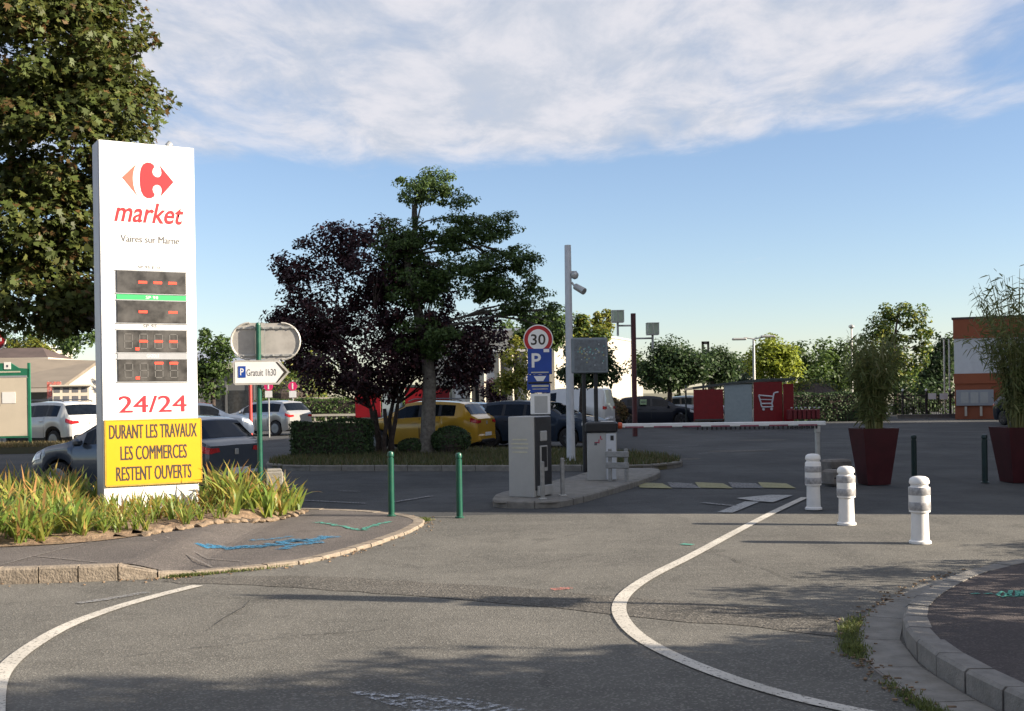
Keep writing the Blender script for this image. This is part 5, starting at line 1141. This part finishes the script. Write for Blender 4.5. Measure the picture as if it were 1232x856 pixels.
MB().box((4.5, -.04, zz7(482)), (2.4, .08, 1.2)).build('window', 'window', h7)
# gate and fence beside it
q0, q1 = P(1082, 503, 66), P(1150, 503, 66); gt = thing('gate', 'dark barred gate with two white notices left of the orange building', 'gate', (q0.x, 66, 0)); Wg = q1.x-q0.x
for z in (.15, 1.25): MB().box((Wg/2, 0, z), (Wg, .05, .06)).build('rail', 'black', gt)
for k in range(27): MB().box((k*Wg/26, 0, .70), (.025, .03, 1.3)).build('bar', 'black', gt)
for k in range(3):
    p_ = MB().box((.2+k*Wg/2.4, -.03, .75), (.09, .09, 1.5)).build('post', 'black', gt); MB().lathe([(.001, 1.5), (.07, 1.55), (.07, 1.62), (.001, 1.67)], 10, (.2+k*Wg/2.4, -.03, 0)).build('finial', 'signwhite', p_)
for px_ in (1121, 1135): q = P(px_, 477, 66); MB().box((q.x-q0.x, -.06, q.z), (.46, .02, .34)).build('notice', 'paper', gt)
kw = thing('low_wall', 'low pale kerb wall under the barred gate at the far end', 'wall', (q0.x, 65.6, 0)); MB().box((Wg/2, 0, .06), (Wg+.5, .25, .2), 0, 0, .02).build('wall_body', 'concrete', kw); MB().box((Wg/2, 0, .18), (Wg+.6, .32, .05), 0, 0, .01).build('coping', 'concrete', kw)
for px_, d__ in ((1137, 68), (1143, 68)):
    q = P(px_, 500, d__); t = thing('thin_mast', '%s slender pole of a close pair beside the orange building' % ('left' if px_ == 1137 else 'right'), 'pole', (q.x, d__, 0), 0, 'pair of slender poles'); zt = P(px_, 408, d__).z; MB().tube([(0, 0, 0), (0, 0, zt)], .05, 8).build('mast', 'galv', t, True)

# ------------------------------------------------------------------ trees and hedges in view
tree('maple_tree', 'big maple with browning leaves filling the upper left behind the totem', (P(165, 520, 28).x, 28.0, 0), 3.4,
     [E(10, 40, 150, 110, 27), E(95, 60, 92, 85, 27), E(60, 170, 110, 70, 27), E(120, 125, 72, 50, 27), E(20, 270, 95, 60, 27), E(95, 260, 70, 55, 27.5), E(40, 350, 95, 50, 27.5), E(100, 345, 65, 48, 28), E(60, -80, 130, 80, 27), E(-90, 150, 100, 190, 27.5)],
     640, 105, .60, .165, 'maple', MAPLE, .30, 'barkgrey', 'leaf', 11, flat=.6, hollow=.45, nlimb=24)
tree('plum_tree', 'purple-leaved plum tree with several dark stems in the planted island', (P(463, 536, 32.3).x, 32.3, .1), 1.25,
     [E(400, 365, 62, 62, 32), E(455, 315, 62, 48, 32), E(430, 430, 92, 55, 32), E(545, 425, 60, 52, 32.3), E(352, 318, 26, 30, 32), E(500, 370, 58, 62, 32), E(365, 400, 42, 55, 32), E(585, 405, 35, 35, 32), E(440, 275, 30, 18, 32), E(400, 290, 40, 22, 32)],
     520, 95, .36, .105, 'oval', PLUM, .12, 'barkdark', 'leafdark', 5, hollow=.3, stems=5, nlimb=30)
tree('locust_tree', 'open feathery green tree with straight grey trunk among the plum branches', (P(514, 543, 31.7).x, 31.7, .1), 3.1,
     [E(512, 226, 46, 22, 31.0), E(560, 240, 26, 10, 31.0), E(590, 272, 40, 20, 31.0), E(548, 282, 46, 24, 31.0), E(486, 292, 36, 34, 31.0), E(615, 318, 40, 20, 31.0), E(560, 322, 52, 26, 31.0), E(640, 348, 26, 15, 31.0), E(505, 345, 42, 36, 31.0), E(520, 405, 42, 28, 31.0), E(662, 372, 16, 12, 31.0), E(600, 345, 30, 14, 31.0), E(640, 385, 16, 10, 31.0), E(625, 360, 24, 14, 31.0), E(585, 352, 34, 12, 31.0), E(610, 372, 20, 10, 31.0), E(670, 392, 8, 10, 31.0)],
     430, 95, .28, .08, 'oval', [((0.072,0.125,0.036),5),((0.100,0.155,0.042),3),((0.050,0.090,0.030),2)], .20, 'barkgrey', 'leaf', 6, flat=.5, hollow=.1, nlimb=17, lean=0.0)
def hedge(name, label, c, dims, n, cols, seed, leaf=.07, rz=0, rounded=False, group=None):
    rng = np.random.default_rng(seed); t = thing(name, label, 'hedge' if not rounded else 'bush', c, rz, group); a, b, h = dims
    mb = MB()
    if rounded: mb.lathe([(a*.30, 0), (a*.42, h*.3), (a*.40, h*.65), (a*.22, h*.86), (.01, h*.92)], 14)
    else: mb.box((0, 0, h*.47), (a*.93, b*.86, h*.92), 0, 0, .08)
    mb.build('twigs', 'barkdark', t)
    q = rng.uniform(-1, 1, (n, 3)); k = rng.integers(0, 3, n); 
    if rounded:
        q = rng.normal(size=(n, 3)); q /= np.linalg.norm(q, axis=1)[:, None]; q[:, 2] = q[:, 2]*.95; nr = q.copy(); q = q*rng.uniform(.86, 1.06, (n, 1)); pos = q*np.array([a/2, b/2, h/2])+np.array([0, 0, h*.5])
    else:
        sgn = np.where(q[np.arange(n), k] > 0, 1, -1)*rng.uniform(.88, 1.06, n); q[np.arange(n), k] = sgn; nr = np.zeros((n, 3)); nr[np.arange(n), k] = np.sign(sgn); pos = q*np.array([a/2, b/2, h/2])+np.array([0, 0, h*.5])
        pos[:, 2] += .05*np.sin(pos[:, 0]*3.1)*(pos[:, 2] > h*.7)
    nr = nr+rng.normal(size=(n, 3))*.55+np.array([0, 0, .3]); cr = leaves('foliage', pos, nr, leaf, 'oval', cols, t, 'leafdark', seed); cr['kind'] = 'stuff'; return t
p0, p1 = P(353, 552, 31.2), P(445, 552, 31.2); hedge('hedge', 'clipped dark hedge at the left end of the planted island', ((p0.x+p1.x)/2, 31.4, .1), (p1.x-p0.x, .9, .95), 9000, DGREEN, 31)
p0 = P(542, 545, 31.0); hedge('bush', 'rounded dark shrub beside the straight tree trunk on the island', (p0.x, 31.4, .1), (1.05, .9, .78), 4500, DGREEN, 32, .06, 0, True)
hedge('bush', 'low dark shrub between plum stems and straight trunk', (P(495, 545, 31.4).x, 31.8, .1), (.8, .7, .45), 2600, DGREEN, 33, .055, 0, True)
hedge('bush', 'russet bush between the screen legs and the dark car', (P(727, 500, 56).x, 56, 0), (2.2, 1.6, 1.55), 4500, [((.13,.085,.035),4),((.10,.09,.03),3),((.16,.10,.04),2)], 34, .12, 0, True)
hedge('hedge', 'long dark hedge beyond the trolley row', (P(1000, 500, 62).x, 62.5, 0), (5.2, 1.8, 1.5), 11000, DGREEN, 35, .11)
hedge('bush', 'rounded olive bush rising behind the long dark hedge', (P(980, 480, 66).x, 66, 0), (3.6, 2.4, 2.3), 5000, YGREEN+DGREEN, 36, .13, 0, True)
hedge('hedge', 'shaded hedge behind the low railing at the far left', (P(400, 500, 64).x, 64.5, 0), (8.0, 1.6, 1.6), 11000, GREEN, 37, .12)
hedge('bush', 'sunlit shrub behind the shelter seen under the plum crown', (P(352, 490, 68).x, 68, 0), (4.0, 3.0, 3.0), 5000, YGREEN+GREEN, 38, .14, 0, True)
hedge('hedge', 'low hedge behind the nearly black hatchback', (P(800, 492, 66).x, 66.5, 0), (8.0, 1.4, 1.3), 9000, GREEN, 39, .12)
GF = 'trees beyond the car park'
far = [
 # label, px, d, ellipses(px,py,rx,ry), cols, leaf, trunk r, seed, nclump
 ('sunlit green tree rising just right of the totem', 256, 70, [(256,425,24,34),(248,455,22,22),(266,440,16,24)], GREEN, .24, .16, 41, 46),
 ('small dark tree behind the taupe roof at the far left', 60, 112, [(45,412,30,12),(90,410,34,14),(10,414,20,10)], GREEN, .34, .2, 42, 40),
 ('pale green garden tree over the brown roof', 28, 100, [(22,424,16,11),(42,420,14,10)], YGREEN, .26, .12, 43, 24),
 ('green tree behind the plum crown, left side', 340, 82, [(330,470,36,24),(380,465,40,30),(360,440,30,18)], GREEN+YGREEN, .26, .16, 44, 50),
 ('sunlit light green tree left of the parking sign', 620, 52, [(618,440,18,34),(628,465,14,24),(608,470,12,20),(640,430,10,18)], YGREEN, .15, .08, 45, 40),
 ('dark purple shrub tree beside the white piers', 597, 56, [(597,482,18,22),(590,468,12,12)], PLUM, .14, .06, 46, 24),
 ('tall rounded green tree left of the camera pole', 655, 66, [(645,400,26,22),(662,386,20,14),(668,400,14,16)], GREEN, .24, .16, 47, 60),
 ('leafy tree crown right of the camera pole', 695, 69, [(695,394,12,12),(706,402,14,8),(720,404,10,6)], GREEN+YGREEN, .22, .16, 48, 40),
 ('left one of two slim pointed poplars', 719, 104, [(719,385,5,14),(719,400,7,16),(719,376,3,6)], YGREEN, .28, .12, 49, 26),
 ('right one of two slim pointed poplars', 731, 104, [(731,388,5,14),(731,402,7,15),(731,379,3,6)], YGREEN, .28, .12, 50, 26),
 ('clipped dark tree framing the information screen', 700, 40, [(700,450,24,10),(730,448,10,12),(726,428,8,10),(696,426,20,8)], DGREEN, .14, .12, 51, 70),
 ('clipped umbrella tree above the nearly black hatchback', 806, 62, [(785,445,24,14),(806,425,26,13),(830,440,26,16),(800,452,34,10)], DGREEN, .18, .14, 52, 130),
 ('second clipped umbrella tree left of the yellow-green tree', 858, 64, [(855,435,24,14),(872,443,18,14),(845,448,20,12)], DGREEN, .18, .13, 53, 100),
 ('bluish loose tree between the umbrella tree and the yellow one', 893, 78, [(893,445,14,20),(886,460,12,16),(905,462,14,14)], [((.055,.085,.050),3),((.07,.10,.06),2)], .2, .1, 54, 34),
 ('bright yellow-green tree behind the trolley shelter', 930, 66, [(930,432,26,24),(945,440,18,22),(916,440,16,20),(930,415,16,10)], [((.25,.30,.035),4),((.20,.25,.03),3),((.15,.20,.03),2)], .2, .12, 55, 66),
 ('rounded green tree right of the yellow-green one', 972, 84, [(965,430,20,20),(985,440,20,26),(970,455,24,22)], GREEN, .26, .15, 56, 54),
 ('mid-green tree in front of the long tree line', 1004, 90, [(995,425,22,18),(1015,440,22,26),(1000,455,24,24)], GREEN, .28, .15, 57, 54),
 ('tall green tree with airy lopsided crown behind the bamboo planter', 1078, 76, [(1068,395,24,26),(1098,385,18,14),(1085,372,26,12),(1050,420,16,22),(1090,425,26,26),(1070,450,30,26),(1108,398,10,10)], GREEN+YGREEN[:1], .24, .2, 58, 92),
 ('dark ragged tree beside the orange building', 1130, 82, [(1132,408,14,14),(1124,440,18,26),(1138,430,14,24),(1122,465,22,22)], DGREEN, .26, .15, 59, 60),
 ('shaded green tree behind the barred gate', 1100, 74, [(1095,480,26,24),(1125,482,22,22),(1060,478,26,22)], DGREEN, .22, .1, 60, 50),
 ('broad green tree closing the gap behind the umbrella trees', 820, 100, [(800,452,40,20),(850,450,36,22),(770,440,20,16)], GREEN, .34, .2, 61, 60),
 ('broad green tree far behind the shelter roof', 900, 108, [(880,440,36,22),(930,446,40,24),(905,470,50,22)], GREEN, .36, .2, 62, 60),
 ('distant tree at the left end of the far tree line', 300, 120, [(290,440,30,16),(330,440,30,18)], GREEN, .4, .2, 63, 36),
 ('distant tree peeping over the white hall', 620, 125, [(600,400,22,16),(630,405,20,14)], GREEN, .4, .2, 64, 30),
 ('distant dark tree filling the gap by the orange building', 1150, 108, [(1110,450,40,34),(1160,440,40,30)], DGREEN, .36, .2, 65, 56),
 ('distant green tree behind the tall airy one', 1040, 112, [(1030,445,40,30),(1010,470,40,26)], GREEN, .36, .2, 66, 56),
]
for lab, px_, dd, els, cols, lf, r_, sd_, nc in far:
    es_ = [E(a, b, rx, ry, dd, .8) for a, b, rx, ry in els]; x0_ = P(px_, 500, dd).x; zlow = min(e[2]-e[5] for e in es_)
    tree('tree', lab, (x0_, dd, 0), max(.8, min(zlow+.3, 3.5)), es_, nc, 62, min(e[3] for e in es_)*.40+.30, lf, 'oval', cols, r_, 'barkdark', 'leaf', sd_, 'tree', GF, .8, .3, 1, 12)

# ------------------------------------------------------------------ beyond the right edge: what casts the long shadows
sc_b = thing('retail_building', 'tall plain retail building beyond the right edge of the view, shading the car park', 'building', (0, 0, 0))
def off_block(nm, poly, h): MB().slab(poly, 0, h).build(nm, 'wallcream', sc_b); MB().slab([(x*1.0, y) for x, y in poly], h+.002, h+.25).build('roof', 'roofdark', sc_b)
cx_ = 15.5; ys_ = 15.78-(cx_-4.9)*0.205/.979
off_block('wall', [(cx_, ys_), (40, ys_-3.0), (44, 30), (20.9, 31.5)], 15.3)
off_block('rear_wall', [(20.92, 31.52), (44, 30.02), (48, 52), (29, 54.5)], 13.4)
for k in range(5): MB().box((cx_+2.5+k*4.4, ys_-.34-k*.56, 6), (2.2, .12, 1.6), -.12).build('window', 'window', sc_b)
sp_ = thing('street_sign', 'tall street sign just outside the view whose thin shadow crosses the road', 'road sign', (6.15, 8.3, .13), -.5)
MB().tube([(0, 0, 0), (0, 0, 3.3)], .035, 10).build('post', 'galv', sp_, True); MB().box((0, -.04, 2.30), (.03, .46, .36), 0, 0, .01).build('panel', 'signback', sp_); MB().box((0, -.04, 2.86), (.03, .26, .66), 0, 0, .01).build('panel', 'signback', sp_)
tree('unseen_street_tree', 'broad street tree outside the right of the view shading the near road', (12.0, 2.0, .1), 2.2, [(11.5, 2.3, 4.4, 3.0, 2.2, 1.5), (12.5, 1.1, 5.0, 2.8, 2.3, 1.6), (9.6, 3.0, 3.8, 1.8, 1.9, 1.0)], 330, 100, .6, .20, 'oval', GREEN, .22, 'barkgrey', 'leaf', 71, flat=.5, hollow=.2)
tree('unseen_street_tree', 'second street tree behind the viewer on the right side', (8.0, 0.6, .1), 1.9, [(8.0, 2.0, 3.3, 2.2, 2.6, 1.3), (6.6, 2.3, 2.9, 1.6, 2.0, 1.0), (9.2, 3.0, 3.5, 1.8, 2.0, 1.1), (8.6, 4.9, 2.75, 1.6, 1.0, .9)], 380, 100, .6, .20, 'oval', GREEN, .2, 'barkgrey', 'leaf', 72, flat=.5, hollow=.2)
for k, (x, y, a, h) in enumerate(((6.3, 8.4, 2.0, 1.75), (7.3, 9.9, 2.0, 1.5), (8.9, 11.6, 1.9, 1.3), (5.8, 6.5, 2.1, 1.8))):
    t = thing('shrub', ('loose young shrub outside the right edge, nearest the kerb corner', 'loose broad shrub outside the right edge, further along the kerb', 'loose shrub outside the right edge, closest to the retail building', 'loose small shrub outside the right edge, behind the street sign')[k], 'shrub', (x, y, .13)); 
    pos, nr, cs = clump_cloud([(0, 0, h*.55, a*.5, a*.5, h*.45)], 90, 60, .24, 80+k, .6, .2); mb = MB(); rng = np.random.default_rng(k)
    for c in cs[:16]: limb(mb, (0, 0, -.05), c, .018, .006, rng)
    mb.build('stems', 'barkdark', t); cr = leaves('foliage', pos, nr, .085, 'oval', GREEN, t, 'leaf', 90+k); cr['kind'] = 'stuff'

# unseen house row and trees, added to darken car reflections and ambient light
rh = thing('unseen_house_row', 'row of plain rendered houses added unseen behind the viewer to darken reflections', 'house', (0, 0, 0))
MB().box((-25, -24, 3.5), (60, 8, 7)).build('wall', 'wallcream', rh)
mb = MB(); mb.add([(-55.4, -19.6, 7), (5.4, -19.6, 7), (5.4, -24, 10), (-55.4, -24, 10), (-55.4, -28.4, 7), (5.4, -28.4, 7)], [(0,1,2,3),(3,2,5,4),(1,5,2),(0,3,4)]); mb.build('roof', 'roofdark', rh)
for k in range(12): MB().box((-52+k*5, -19.97, 4.6), (1.2, .1, 1.5)).build('window', 'window', rh)
for k, (x, y) in enumerate(((-14, -7), (-24, -3), (-22, 8.5))):
    tree('unseen_street_tree', ('tree added unseen behind the viewer to darken reflections, nearer one', 'tree added unseen behind the viewer to darken reflections, further left', 'tree added unseen left of the view to darken reflections')[k], (x, y, 0), 2.6, [(x, y, 5.4, 2.6, 2.4, 2.2), (x+1, y+.6, 4.4, 1.8, 1.8, 1.4)], 90, 60, .6, .22, 'oval', GREEN, .2, 'barkgrey', 'leaf', 101+k)
